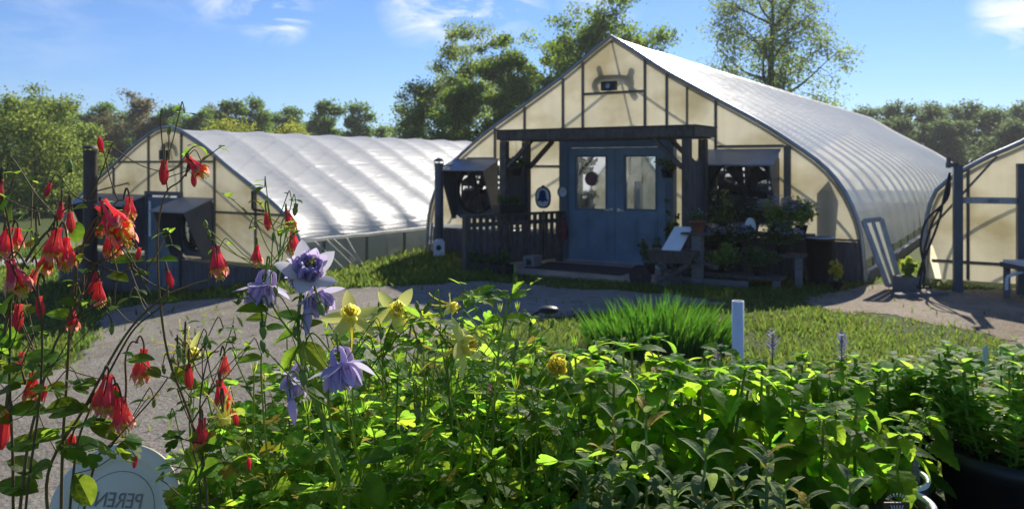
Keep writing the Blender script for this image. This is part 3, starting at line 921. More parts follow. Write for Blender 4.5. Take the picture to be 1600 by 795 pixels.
for u in (-1.43, 1.75):                                        # board panels between front and back posts
    b = MB()
    for k in range(4):
        b.box((u - .012, -1.31 + k * .155, .10 if u > 0 else .75), (u + .012, -1.31 + k * .155 + .14, 1.75))
    b.build('side_boards', M['basewood'], pg)

# railing from the porch corner back towards the door
A, B = on_ground(729, 12.75), on_ground(877, 13.95)
A.z = B.z = 0
rail = thing('railing', 'dark timber porch railing with upright balusters left of the doors', 'railing', A)
L = (B - A).length; dv = (B - A).normalized()
def rp(s, z): return dv * s + Vector((0, 0, z))
for s, nme in ((0, 'post'), (L * .98, 'post')):
    b = MB(); b.bar(rp(s, -.1), rp(s, .86), .10, .10, up=dv); b.build(nme, M['darkwood'], rail)
b = MB(); b.bar(rp(-.08, .842 + .04), rp(L + .05, .842 + .04), .13, .04); b.build('top_rail', M['darkwood'], rail)
b = MB(); b.bar(rp(.055, .74), rp(L * .98 - .055, .74), .04, .07); b.build('upper_rail', M['darkwood'], rail)
b = MB(); b.bar(rp(.055, .12), rp(L * .98 - .055, .12), .04, .07); b.build('lower_rail', M['darkwood'], rail)
k = 0
while .17 + k * .125 < L - .1:
    s = .17 + k * .125
    b = MB(); b.bar(rp(s, .155) - dv.cross(Vector((0, 0, 1))) * .03, rp(s, .86) - dv.cross(Vector((0, 0, 1))) * .03, .035, .06, up=dv); b.build('baluster', M['darkwood'], rail); k += 1

# ================================================================ flue pipes, posts, odds and ends
def flue(name, label, base, h, rad, mat, collar=.0, capr=1.35):
    g = thing(name, label, 'flue pipe', base)
    b = MB(); b.lathe([(rad, -.2), (rad, h * .42), (rad * 1.05, h * .425), (rad * 1.05, h * .44), (rad, h * .445), (rad, h - .12)], 18); b.build('pipe', M[mat], g, True)
    b = MB(); b.lathe([(rad * .98, h - .12), (rad * 1.02, h - .12), (rad * 1.02, h - .06)], 18)
    for k in range(4):
        a = k * math.pi / 2; b.bar((rad * math.cos(a), rad * math.sin(a), h - .13), (rad * math.cos(a), rad * math.sin(a), h - .02), .02, .012)
    b.lathe([(rad * capr, h - .03), (rad * capr * .7, h + .02), (.005, h + .045)], 18); b.lathe([(rad * capr, h - .032), (.005, h - .03)], 18)
    b.build('cap', M[mat], g)
    return g
p = on_ground(141, 16.6); fl = flue('flue_pipe', 'wide soot brown flue beside the lower left greenhouse', p, CAM_H + 28 / F * 16.6 - p.z, .135, 'rustflue', capr=1.2)
b = MB(); b.bar((.1, -.02, 2.15), (.75, .3, 2.35), .03, .03); b.build('bracket', M['blackmetal'], fl)
p = on_ground(686, 15.2); fl = flue('flue_pipe', 'slim grey flue beside the left shoulder of the large greenhouse', p, CAM_H + 8 / F * 15.2 - p.z, .085, 'hood', capr=1.3)
b = MB(); b.bar((.06, 0, 1.72), (.55, .25, 1.75), .02, .02); b.build('bracket', M['blackmetal'], fl)
p = on_ground(686, 14.9); g = thing('gas_meter', 'small white rounded gas meter at the foot of the slim flue', 'gas meter', p)
b = MB(); b.box((-.10, -.07, .05), (.10, .07, .30)); b.lathe([(.001, .36), (.07, .35), (.10, .30)], 14); b.build('body', M['trim'], g)
b = MB(); b.tube([(-.06, 0, -.05), (-.06, 0, .06)], .02, 6); b.tube([(.06, 0, -.05), (.06, 0, .06)], .02, 6); b.build('pipe', M['pipe'], g)
b = MB(); b.lathe([(.001, 0), (.05, 0), (.05, .012)], 14, Matrix.Translation((0, -.082, .2)) @ Matrix.Rotation(R(-90), 4, 'X')); b.build('dial', M['black'], g)

# sign posts at the right with a board between
pA = Vector((5.99, 10.75, 0)); pB = Vector((6.69, 10.50, 0))
sg = thing('sign_frame', 'two dark posts carrying a narrow grey lettered crossboard', 'sign', pA)
dd = pB - pA
for q, h in ((Vector((0, 0, 0)), 1.70), (dd, 1.72)):
    b = MB(); b.bar(q + Vector((0, 0, -.2)), q + Vector((0, 0, h)), .11, .11, up=dd.normalized()); b.build('post', M['hood'], sg)
b = MB(); b.bar(Vector((.057, -.01, 1.23)), dd + Vector((-.057, .01, 1.23)), .03, .085); cb = b.build('crossboard', M['palewood'], sg)
b = MB(); rnd = random.Random(4); nrm = dd.normalized().cross(Vector((0, 0, 1)))
if nrm.y > 0: nrm = -nrm
for k in range(8):
    s = .36 + k * .036
    q = dd.normalized() * s + nrm * .017 + Vector((0, 0, 1.23))
    b.bar(q + Vector((0, 0, -.022)), q + Vector((0, 0, .022)), .008, .003, up=nrm); b.bar(q + dd.normalized() * .016 + Vector((0, 0, -.022 + .02 * (k % 2))), q + dd.normalized() * .016 + Vector((0, 0, .022)), .007, .003, up=nrm)
    zz = rnd.choice((-.02, 0, .02)); b.bar(q + dd.normalized() * .002 + Vector((0, 0, zz)), q + dd.normalized() * .018 + Vector((0, 0, zz)), .003, .007, up=(0, 0, 1))
b.build('lettering', M['ink'], cb)
b = MB(); b.bar((-.02, -.01, 1.70), (-.16, -.03, 1.70), .06, .06); b.bar((-.14, -.03, 1.66), (-.14, -.03, 1.80), .04, .04); b.build('hook', M['hood'], sg)
# hose hanging from the hook
hz = MB()
for k, (off, sw) in enumerate(((0, 0), (.05, .12), (-.04, -.1))):
    pts = [P(1484, 270, 10.78), P(1477 + off * 60, 310, 10.76), P(1458 - sw * 90, 345, 10.74), P(1446 - sw * 60, 385, 10.72), P(1441 + off * 80, 420, 10.70), P(1437 + off * 120, 446, 10.66), P(1449 + off * 140, 450, 10.6)]
    hz.tube(bezier(pts, 6), .016, 6)
tag(hz.build('garden_hose', M['black'], None, True), 'black garden hose drooping from the hook of the dark post', 'hose')

# leaning frame panel against the corner of the near greenhouse
pn = thing('leaning_frame', 'grey framed clear panel leaning on the right corner of the large greenhouse', 'panel', on_ground(1392, 11.05))
o0 = pn.location
c = [P(1349, 345, 11.35) - o0, P(1377, 342, 11.3) - o0, P(1406, 441, 11.0) - o0, P(1387, 447, 11.0) - o0]
b = MB()
for i, j, w in ((0, 1, .05), (1, 2, .06), (2, 3, .05), (3, 0, .06)): b.bar(c[i], c[j], w, .04, up=(0, -1, .3))
b.bar(c[0].lerp(c[1], .5), c[2].lerp(c[3], .5), .04, .035, up=(0, -1, .3))
b.build('frame', M['palewood'], pn)
b = MB(); q = Vector((0, .012, 0)); b.quad(c[0] + q, c[1] + q, c[2] + q, c[3] + q); b.build('film', M['curtain'], pn)

def crate_planter(label, c, w, d, h, mat, rz=0.0):
    g = thing('planter', label, 'planter', c, rz)
    b = MB(); t = .03
    b.box((-w / 2, -d / 2, 0), (w / 2, -d / 2 + t, h)); b.box((-w / 2, d / 2 - t, 0), (w / 2, d / 2, h)); b.box((-w / 2, -d / 2 + t, 0), (-w / 2 + t, d / 2 - t, h)); b.box((w / 2 - t, -d / 2 + t, 0), (w / 2, d / 2 - t, h))
    b.box((-w / 2 + t, -d / 2 + t, .01), (w / 2 - t, d / 2 - t, .03)); b.build('box', M[mat], g)
    b = MB(); b.box((-w / 2 + t, -d / 2 + t, .03), (w / 2 - t, d / 2 - t, h - .03)); b.build('soil', M['soil'], g)
    return g
c = on_ground(1417, 10.75); crate_planter('small grey timber planter at the gravel by the leaning frame', c, .25, .25, .22, 'greywood', .4)
pk = thing('plank', 'short pale plank lying on gravel below the hanging hose', 'plank', on_ground(1440, 10.45), .25)
b = MB(); b.box((-.42, -.08, .0), (.36, .06, .05)); b.build('board', M['greywood'], pk)
# bench with a white bent pipe at the right edge
tb = thing('potting_table', 'dark tray table with a white bent pipe at right edge', 'table', on_ground(1600, 10.0))
o0 = tb.location
b = MB(); b.box((-.12, -.3, .40), (.8, .3, .46)); b.build('table_top', M['hood'], tb)
for sx, sy in ((-.06, -.25), (.74, -.25), (-.06, .25), (.74, .25)):
    b = MB(); b.box((sx - .03, sy - .03, -.05), (sx + .03, sy + .03, .398)); b.build('leg', M['greywood'], tb)
b = MB(); b.tube([(-.08, -.1, .38), (-.26, -.1, .33), (-.275, -.1, .30), (-.28, -.1, .16)], .02, 8); b.build('pipe', M['trim'], tb)
b = MB(); b.box((-.13, -.28, .462), (.5, .22, .50)); b.build('tray', M['trim'], tb)

# ---- things round the porch
bs = thing('bell_sign', 'black rimmed oval sign with a blue bell beside the doors', 'sign', on_ground(849, 14.0), PR)
def bell_outline(s=1.0):
    pts = []
    hp = [(0, .105), (.03, .10), (.048, .075), (.055, .03), (.062, -.01), (.085, -.035), (.088, -.05), (0, -.05)]
    return [Vector((x * s, 0, z * s)) for x, z in hp] + [Vector((-x * s, 0, z * s)) for x, z in reversed(hp[1:-1])]
b = MB(); b.tube([(0, 0, 0.03), (0, 0, .90)], .014, 8); b.build('stake', M['blackmetal'], bs)
z0 = 1.13
def oval(rx, rz, n=28):
    out = []
    for k in range(n):
        a = 2 * math.pi * k / n
        x, z = math.cos(a), math.sin(a)
        e = .82
        out.append(Vector((rx * math.copysign(abs(x) ** e, x), 0, z0 - .0 + rz * math.copysign(abs(z) ** e, z))))
    return out
b = MB(); b.prism(oval(.155, .19), (0, .0, 0), (0, -.02, 0)); b.lathe([(.001, .025), (.03, .02), (.03, -.02)], 10, Matrix.Translation((0, -.01, z0 + .19))); b.build('rim', M['black'], bs)
b = MB(); b.prism(oval(.128, .162), (0, -.021, 0), (0, -.026, 0)); b.build('plate', M['white'], bs)
b = MB(); b.prism([q + Vector((0, 0, z0 + .0)) for q in bell_outline(1.25)], (0, -.027, 0), (0, -.033, 0)); b.lathe([(.001, 0), (.022, .0), (.022, .005)], 10, Matrix.Translation((0, -.027, z0 - .066)) @ Matrix.Rotation(R(90), 4, 'X')); b.build('bell', M['navy'], bs)

wd = thing('wall_thermometer', 'round white thermometer on the left door frame', 'thermometer', porch(.105, -1.03, 1.22), PR)
b = MB(); b.lathe([(.001, 0), (.085, 0), (.085, .012)], 24, Matrix.Rotation(R(90), 4, 'X')); b.build('face', M['trim'], wd)
b = MB(); b.lathe([(.086, 0), (.105, 0), (.105, .022), (.086, .022)], 24, Matrix.Rotation(R(90), 4, 'X')); b.build('rim', M['greywood'], wd)
b = MB(); b.bar((0, -.016, 0), (.04, -.016, .045), .006, .004); b.build('needle', M['black'], wd)
md = thing('window_ornament', 'round dull red ornament on the left door pane', 'ornament', porch(.10, -.47, 1.46), PR)
b = MB(); b.lathe([(.001, .008), (.115, .008), (.125, .0), (.115, -.004)], 28, Matrix.Rotation(R(90), 4, 'X')); b.build('disc', M['maroon'], md)
b = MB(); b.tube([(0, -.004, .12), (0, -.004, .30)], .003, 4); b.build('cord', M['black'], md)

bn = thing('bag', 'dark red plaid bag hanging on the railing end by the doors', 'bag', B + Vector((.02, -.1, .42)))
b = MB(); b.lathe([(.001, -.02), (.085, .0), (.10, .10), (.09, .22), (.06, .32), (.05, .36)], 12, Matrix.Diagonal((1, .6, 1, 1))); b.build('sack', M['red'], bn, True)
b = MB(); b.tube(bezier([(-.05, 0, .35), (-.03, 0, .46), (.03, 0, .46), (.05, 0, .35)], 5), .008, 5); b.build('strap', M['black'], bn)
cb_ = thing('cinder_block', 'pale hollow block standing on the porch below the railing', 'block', on_ground(832, 13.2) + Vector((0, 0, .03)), -.5)
b = MB(); w = .095
b.box((-w, -.15, 0), (w, .15, .045)); b.box((-w, -.15, .145), (w, .15, .19)); b.box((-w, -.15, .045), (-w + .045, .15, .145)); b.box((w - .045, -.15, .045), (w, .15, .145)); b.build('shell', M['block'], cb_)
# thin spring haze: one box round everything
hz_ = MB(); hz_.box((-330, -120, -6), (330, 320, 26))
hm_, ht_, ho_ = new_mat('haze')
pv_ = N(ht_, 'ShaderNodeVolumePrincipled'); pv_.inputs['Color'].default_value = (.92, .94, .97, 1); pv_.inputs['Density'].default_value = HAZE; pv_.inputs['Anisotropy'].default_value = .25
ht_.links.new(pv_.outputs[0], ho_.inputs['Volume'])
tag(hz_.build('haze', hm_), 'thin pale haze over the field', 'haze', kind='stuff')
# ================================================================ trees
def leaf_cards(name, centers, rad, size, mat, rng, flat=.75, counts=None):
    """small diamond leaves scattered round the twig ends, one mesh"""
    C = np.repeat(centers, counts, axis=0); Rr = np.repeat(rad, counts)
    n = len(C)
    off = rng.normal(0, 1, (n, 3)); off /= np.maximum(np.linalg.norm(off, axis=1), 1e-6)[:, None]
    off *= (rng.random(n) ** .55 * np.where(rng.random(n) < .18, 1.45, 1.0))[:, None] * Rr[:, None]; off[:, 2] *= flat
    p = C + off
    d = rng.normal(0, 1, (n, 3)); d[:, 2] -= .35; d /= np.linalg.norm(d, axis=1)[:, None]
    e = rng.normal(0, 1, (n, 3)); e -= d * (e * d).sum(1)[:, None]; e /= np.linalg.norm(e, axis=1)[:, None]
    L = size * (.6 + .8 * rng.random(n))[:, None]; Wd = L * .34
    V = np.stack([p - d * L * .5, p + e * Wd, p + d * L * .5, p - e * Wd], 1)
    me = bpy.data.meshes.new(name)
    me.vertices.add(n * 4); me.vertices.foreach_set('co', V.reshape(-1))
    me.loops.add(n * 4); me.loops.foreach_set('vertex_index', np.arange(n * 4))
    me.polygons.add(n); me.polygons.foreach_set('loop_start', np.arange(n) * 4); me.polygons.foreach_set('loop_total', np.full(n, 4))
    me.materials.append(mat); me.update(calc_edges=True); me.validate()
    return me

def make_tree(label, loc, H, rad, mat, seed, n_leaf=9000, leaf=.2, trunk_r=.2, bottom=.25, lobes=13, sub=7, shape='oval', group=None, clump=.16, cat='tree', name='leafy_tree', thin=1.0):
    rng = np.random.default_rng(seed); rnd = random.Random(seed)
    g = thing(name, label, cat, loc, 0, group)
    tb = MB()
    lean = (rnd.uniform(-.04, .04) * H, rnd.uniform(-.04, .04) * H)
    def axis(t): return Vector((lean[0] * t + .012 * H * math.sin(t * 5 + seed), lean[1] * t + .012 * H * math.cos(t * 4 + seed), H * t))
    tt = [i / 10 for i in range(0, 10)]
    tb.tube([Vector((0, 0, -.4))] + [axis(t) for t in tt[1:]], [trunk_r * 1.25] + [trunk_r * (1 - t * .92) for t in tt[1:]], 8)
    cen, crd = [], []
    for k in range(lobes):
        f = (k + .5) / lobes
        hz = bottom + (1 - bottom) * f
        if shape == 'oval': prof = math.sin(math.pi * min(1, .12 + .88 * (hz - bottom) / (1 - bottom)) ** .85) ** .6
        elif shape == 'umbrella': prof = .35 + .75 * ((hz - bottom) / (1 - bottom)) if hz < .9 else .7
        elif shape == 'column': prof = .75 if hz < .85 else .45
        else: prof = 1.0 - .55 * ((hz - bottom) / (1 - bottom))
        a = k * 2.39996 + rnd.uniform(-.5, .5)
        rr = rad * prof * rnd.uniform(.55, .92)
        st = axis(max(.05, hz - rnd.uniform(.10, .2)))
        tip = axis(hz) + Vector((math.cos(a) * rr, math.sin(a) * rr, rnd.uniform(-.02, .05) * H))
        mid = st.lerp(tip, .5) + Vector((rnd.uniform(-.1, .1) * rad, rnd.uniform(-.1, .1) * rad, -.03 * H if shape != 'willow' else .05 * H))
        r0 = trunk_r * (.5 - .3 * hz)
        tb.tube(bezier([st, mid, tip], 4), [r0 * (1 - .8 * i / 8) for i in range(9)], 6)
        for q in range(sub):
            v = Vector((rnd.gauss(0, 1), rnd.gauss(0, 1), rnd.gauss(0, .75))).normalized() * rad * rnd.uniform(.15, .42)
            frac = rnd.uniform(.45, 1.0)
            s0 = st.lerp(tip, frac) if frac < .9 else tip
            e = s0 + v
            tb.tube([s0, s0.lerp(e, .5) + Vector((0, 0, .02 * H)), e], [r0 * .28, r0 * .2, r0 * .08], 4)
            cen.append(e); crd.append(rad * clump * rnd.uniform(.6, 1.35))
            if rnd.random() < .5: cen.append(s0.lerp(e, .55)); crd.append(rad * clump * .8 * rnd.uniform(.6, 1.2))
    tb.build('trunk', M['bark'], g, True)
    n_leaf = int(n_leaf * 2.3); leaf *= .84; cen = np.array(cen); crd = np.array(crd) * 1.25
    w = crd ** 2 * (.25 + 1.5 * rng.random(len(cen)) ** 2); cnt = np.maximum(3, (n_leaf * w / w.sum()).astype(int))
    me = leaf_cards('crown', cen, crd, leaf, M[mat], rng, .7, cnt)
    put('crown', me, g)
    return g
def tree_at(label, px, ytop, d, wpx, mat, seed, **kw):
    b = on_ground(px, d)
    H = CAM_H + (HY - ytop) / F * d - b.z
    return make_tree(label, b, H / 1.04, wpx / 2 / F * d, mat, seed, **kw)
def copy_at(src, label, px, ytop, d, wpx, srcH, srcR, rot):
    b = on_ground(px, d); H = (CAM_H + (HY - ytop) / F * d - b.z) / 1.04
    c = copy_tree(src); c.location = b; c.rotation_euler = (0, 0, rot)
    s = wpx / 2 / F * d / srcR
    c.scale = (s, s, H / srcH); c['label'] = label
    return c

GF = 'trees of the wood behind the greenhouses'
tree_at('pale feathery willow, tallest one at the left edge of the field', 52, 150, 42, 215, 'willow', 11, n_leaf=15000, leaf=.15, trunk_r=.16, bottom=.06, lobes=18, sub=9, shape='willow', group='willows along the left field', clump=.17, name='willow_tree')
tree_at('feathery willow cut by the left edge of the photo', -55, 165, 41, 180, 'willow', 12, n_leaf=9000, leaf=.15, trunk_r=.15, bottom=.05, lobes=16, sub=8, shape='willow', group='willows along the left field', clump=.18, name='willow_tree')
tree_at('lower feathery willow just left of the brown flue', 128, 188, 46, 130, 'willow', 13, n_leaf=9000, leaf=.15, trunk_r=.12, bottom=.05, lobes=15, sub=8, shape='willow', group='willows along the left field', clump=.18, name='willow_tree')

def H_of(px, y, d):
    return (CAM_H + (HY - y) / F * d - on_ground(px, d).z) / 1.04
d0 = 80
protoA = tree_at('dark oak with a broad crown behind the willows', 84, 148, d0, 120, 'farwood', 21, n_leaf=7000, leaf=.30, trunk_r=.22, bottom=.15, group=GF, name='oak_tree')
pA_ = (H_of(84, 148, d0), 60 / F * d0)
protoB = tree_at('brown budded tree above the left greenhouse front', 212, 148, d0, 105, 'brownbud', 22, n_leaf=5200, leaf=.26, trunk_r=.2, bottom=.1, lobes=15, group=GF, clump=.19)
pB_ = (H_of(212, 148, d0), 52 / F * d0)
protoC = tree_at('small crowned open tree, second right of the yellow bushes', 501, 153, d0, 66, 'farwood', 23, n_leaf=3600, leaf=.28, trunk_r=.2, bottom=.3, lobes=11, group=GF, shape='column', clump=.25)
pC_ = (H_of(501, 153, d0), 33 / F * d0)
protoD = tree_at('lone umbrella shaped tree in the gap of the wood', 560, 160, d0, 62, 'farwood', 24, n_leaf=3200, leaf=.28, trunk_r=.2, bottom=.42, lobes=10, group=GF, shape='umbrella', clump=.28)
pD_ = (H_of(560, 160, d0), 31 / F * d0)
for (src, pr), lab, px, yt, d, w, rot in (
    ((protoA, pA_), 'dark oak behind the field left of the flue', 128, 163, 84, 90, 1.1),
    ((protoA, pA_), 'dark oak rising right above the brown flue', 172, 160, 86, 100, 2.0),
    ((protoA, pA_), 'dense oak between the brown tree and the greenhouse peak', 256, 163, 82, 90, 3.1),
    ((protoA, pA_), 'dense oak over the start of the left greenhouse ridge', 302, 166, 80, 90, 4.0),
    ((protoB, pB_), 'brownish thin tree above the left greenhouse ridge', 330, 168, 88, 70, 1.0),
    ((protoC, pC_), 'tall narrow tree standing first behind the yellow bushes', 358, 152, 80, 72, .8),
    ((protoD, pD_), 'round topped tree on a bare stem over the yellow bushes', 408, 153, 80, 54, 1.5),
    ((protoA, pA_), 'wide low oak right behind the yellow bushes', 448, 163, 86, 95, 5.0),
    ((protoC, pC_), 'short dark tree right of the gap with the lone tree', 602, 194, 90, 50, 2.2),
    ((protoA, pA_), 'dark oak low behind the left end of the wood', 20, 160, 88, 110, 5.6),
    ((protoA, pA_), 'low dark tree closing the gap under the lone tree', 530, 196, 92, 90, .4),
    ((protoA, pA_), 'low oak filling the wood over the left greenhouse peak', 232, 182, 96, 110, .9),
    ((protoA, pA_), 'low oak filling the wood behind the narrow tree', 350, 180, 98, 120, 1.9),
    ((protoA, pA_), 'low oak filling the wood behind the round topped tree', 405, 178, 98, 110, 2.9),
    ((protoA, pA_), 'low oak filling the wood left of the open small crowned tree', 478, 180, 98, 110, 3.6),
    ((protoA, pA_), 'low oak behind the foot of the grey green bushy tree', 640, 186, 98, 100, 4.4),
    ((protoB, pB_), 'low brownish tree between brown flue and brown budded tree', 160, 178, 78, 70, 2.6)):
    copy_at(src, lab, px, yt, d, w, pr[0], pr[1], rot)
yb = tree_at('broad yellow green bush, left of the pair over the ridge', 368, 188, 66, 115, 'yellowbush', 31, n_leaf=4500, leaf=.2, trunk_r=.1, bottom=.02, lobes=14, group='yellow bushes over the left ridge', cat='bush', name='yellow_bush', clump=.22)
copy_at(yb, 'yellow green bush, right of the pair over the ridge', 446, 193, 68, 100, H_of(368, 188, 66), 115 / 2 / F * 66, 2.0)

# the taller trees between and behind the two houses
GB = 'tall trees behind the large greenhouse'
tree_at('tall pale airy tree with a visible trunk, left of the greenhouse peak', 735, 40, 54, 150, 'lightoak', 41, n_leaf=7500, leaf=.20, trunk_r=.14, bottom=.28, lobes=16, sub=6, group=GB, clump=.17, name='tall_tree')
tree_at('wide dark oak whose crown stands over the greenhouse peak', 935, 2, 52, 235, 'oak', 42, n_leaf=14000, leaf=.22, trunk_r=.26, bottom=.38, lobes=17, sub=9, group=GB, clump=.15, name='oak_tree')
tree_at('dark dense oak filling the space left of the greenhouse slope', 805, 68, 47, 150, 'oak', 43, n_leaf=12000, leaf=.2, trunk_r=.2, bottom=.12, lobes=15, sub=8, group=GB, clump=.18, name='oak_tree')
tree_at('bushy grey green tree at the end of the left greenhouse ridge', 662, 122, 50, 140, 'lightoak', 44, n_leaf=8000, leaf=.18, trunk_r=.14, bottom=.1, lobes=14, sub=8, group=GB, clump=.18, name='bushy_tree')
tree_at('bright green tree low between airy tree and dark oak', 722, 122, 45, 130, 'oak', 45, n_leaf=10000, leaf=.18, trunk_r=.14, bottom=.05, lobes=14, sub=8, group=GB, clump=.19, name='bushy_tree')
tree_at('upright dark tree just behind the left greenhouse slope', 870, 48, 56, 120, 'oak', 46, n_leaf=8500, leaf=.22, trunk_r=.2, bottom=.3, lobes=14, sub=7, group=GB, clump=.17, name='oak_tree')
tree_at('huge tree with bare dark trunk rising over the greenhouse roof', 1210, -95, 60, 275, 'lightoak', 47, n_leaf=9500, leaf=.22, trunk_r=.44, bottom=.36, lobes=24, sub=8, group=GB, clump=.145, name='huge_tree', shape='column')
# the wood on the right
dR = 100
pr0 = tree_at('dark rounded tree in the right wood, nearest the roof', 1352, 170, dR, 90, 'hazewood', 51, n_leaf=6000, leaf=.34, trunk_r=.22, bottom=.04, lobes=15, sub=8, group='rounded trees of the right wood', clump=.2, name='rounded_tree')
pR_ = (H_of(1352, 170, dR), 45 / F * dR)
for k, (lab, px, yt, d, w) in enumerate((
    ('rounded tree second in the right wood, over the falling roof line', 1404, 163, 98, 95),
    ('broad pale rounded tree, third in the right wood', 1452, 165, 94, 105),
    ('rounded tree fourth in the right wood above the sign post', 1508, 163, 97, 105),
    ('low rounded tree between fourth and last of the right wood', 1556, 172, 93, 95),
    ('taller rounded tree at the right photo edge', 1606, 162, 99, 105),
    ('rounded tree low behind the roof end', 1480, 188, 88, 110),
    ('rounded tree low beside the right photo edge', 1578, 190, 86, 115),
    ('rounded tree low behind the middle of the roof line', 1400, 186, 90, 100),
    ('thin crowned rounded tree standing by itself past the right edge', 1660, 168, 95, 110))):
    copy_at(pr0, lab, px, yt, d, w, pR_[0], pR_[1], k * 1.3 + .7)
# a wood across the field behind the camera's left shoulder closes the view mirrored in the doors
for k, (x, y) in enumerate(((-30, -6), (-34, 3), (-27, -14))):
    c = copy_tree(protoA); c.location = (x, y, -1.2); c.scale = (1, 1, .8); c.rotation_euler = (0, 0, k)
    c['label'] = ('oak mirrored in the door panes, behind the white greenhouse', 'oak mirrored in the door panes, at the field corner', 'oak mirrored in the door panes, nearest the drive')[k]

# ================================================================ lawn
avoid = [ROAD, YARD]
def in_house(x, y):
    q = Vector((x, y, 0))
    for o, hw in ((MAIN_O, 4.1), (LEFT_O, 4.0), (RIGHT_O, 4.0)):
        dlt = q - Vector((o.x, o.y, 0))
        if abs(dlt.dot(r_ax)) < hw and dlt.dot(a_ax) > -.05: return True
    dlt = q - porch(0, 0)
    return abs(dlt.dot(r_ax)) < 1.75 and -2.05 < dlt.dot(a_ax) < 0
grass_patch('lawn_grass', 46000, (-7, 9, 4.2, 14), .085, 'short green lawn grass between gravel and plant beds', 3, .005, avoid=avoid, dens=lambda x, y: 0 if in_house(x, y) else .25 + .75 * max(0, min(1, .45 + 1.8 * mnoise.noise(Vector((x * .8, y * .8, 2))))))
grass_patch('verge_grass', 16000, (-16, -1, 9.5, 26), .16, 'rough grass verge along the greenhouses and far field', 4, .008, avoid=avoid + [TRACK], dens=lambda x, y: 0 if in_house(x, y) else 1)

def blades(label, loc, n, rad, h, seed, name='iris_clump', mat='blade', w=.011, spread=.35, cat='plant', ell=(1, 1)):
    rnd = random.Random(seed); g = thing(name, label, cat, loc)
    mb = MB()
    for k in range(n):
        a = rnd.uniform(0, 6.283); r = rad * math.sqrt(rnd.random())
        b = Vector((r * math.cos(a) * ell[0], r * math.sin(a) * ell[1], -.02))
        hh = h * rnd.uniform(.5, 1.1) * (1.08 - .42 * (r / rad) ** 2); o = Vector((b.x / rad, b.y / rad, 0)) * spread * hh * .5 + Vector((rnd.gauss(0, .17), rnd.gauss(0, .17), 0)) * hh
        sd_ = Vector((math.cos(a + rnd.uniform(0, 3)), math.sin(a + rnd.uniform(0, 3)), 0)) * w
        vs, fs = [], []
        for i in range(5):
            t = i / 4
            c = b + o * (t ** 1.8) + Vector((0, 0, hh * (t - .12 * t * t)))
            wd = sd_ * (1 - t ** 2 * .95)
            vs += [c - wd, c + wd]
        for i in range(4): fs.append((2 * i, 2 * i + 1, 2 * i + 3, 2 * i + 2))
        mb.add(vs, fs)
    mb.build('leaves', M[mat], g)
    return g
blades('bright green clump of upright iris leaves before the porch', on_ground(1030, 7.35), 1700, .60, .56, 7, w=.008, ell=(1.10, .6), spread=.75)
GC = 'green tufts of bed plants by the lawn edge'
for k, (px, d, h, lab, mt) in enumerate(((1225, 8.3, .16, 'low dark tuft alone in the lawn right of the white pipe', 'lawn'), (1385, 5.6, .30, 'spiky tuft between lawn and right pots', 'blade'), (1450, 5.8, .28, 'spiky tuft just left of the white plant label', 'blade'), (1320, 5.5, .24, 'spiky tuft behind the lavender flower spike', 'blade'), (1570, 5.9, .24, 'spiky tuft at the right edge of the lawn', 'blade'), (1250, 5.4, .22, 'spiky tuft right of the white pipe', 'blade'))):
    blades(lab, on_ground(px, d), 130 if mt == 'blade' else 160, .30, h, 60 + k, name='grass_tuft', mat=mt, w=.008, spread=.7, ell=(1.2, .7))

pv = thing('standpipe', 'white plastic pipe standing upright in the lawn', 'pipe', on_ground(1153, 6.3))
b = MB(); hh = CAM_H - (470 - HY) / F * 6.3 - pv.location.z
b.lathe([(.046, -.1), (.046, hh), (.039, hh), (.039, hh - .1)], 20); b.build('pipe', M['pvc'], pv, True)
lt = thing('stake_light', 'small dark lamp on a bent stake beyond the yellow columbines', 'garden light', on_ground(838, 6.4))
zt = CAM_H - (484 - HY) / F * 6.4 - lt.location.z
b = MB(); b.tube(bezier([(-.06, 0, -.05), (-.05, 0, zt - .15), (-.02, 0, zt - .04), (.06, 0, zt)], 5), .012, 6); b.build('stake', M['blackmetal'], lt)
b = MB(); b.ball((.10, 0, zt), .085, 12, 7, (1, .8, .38)); b.build('lamp_head', M['black'], lt, True)

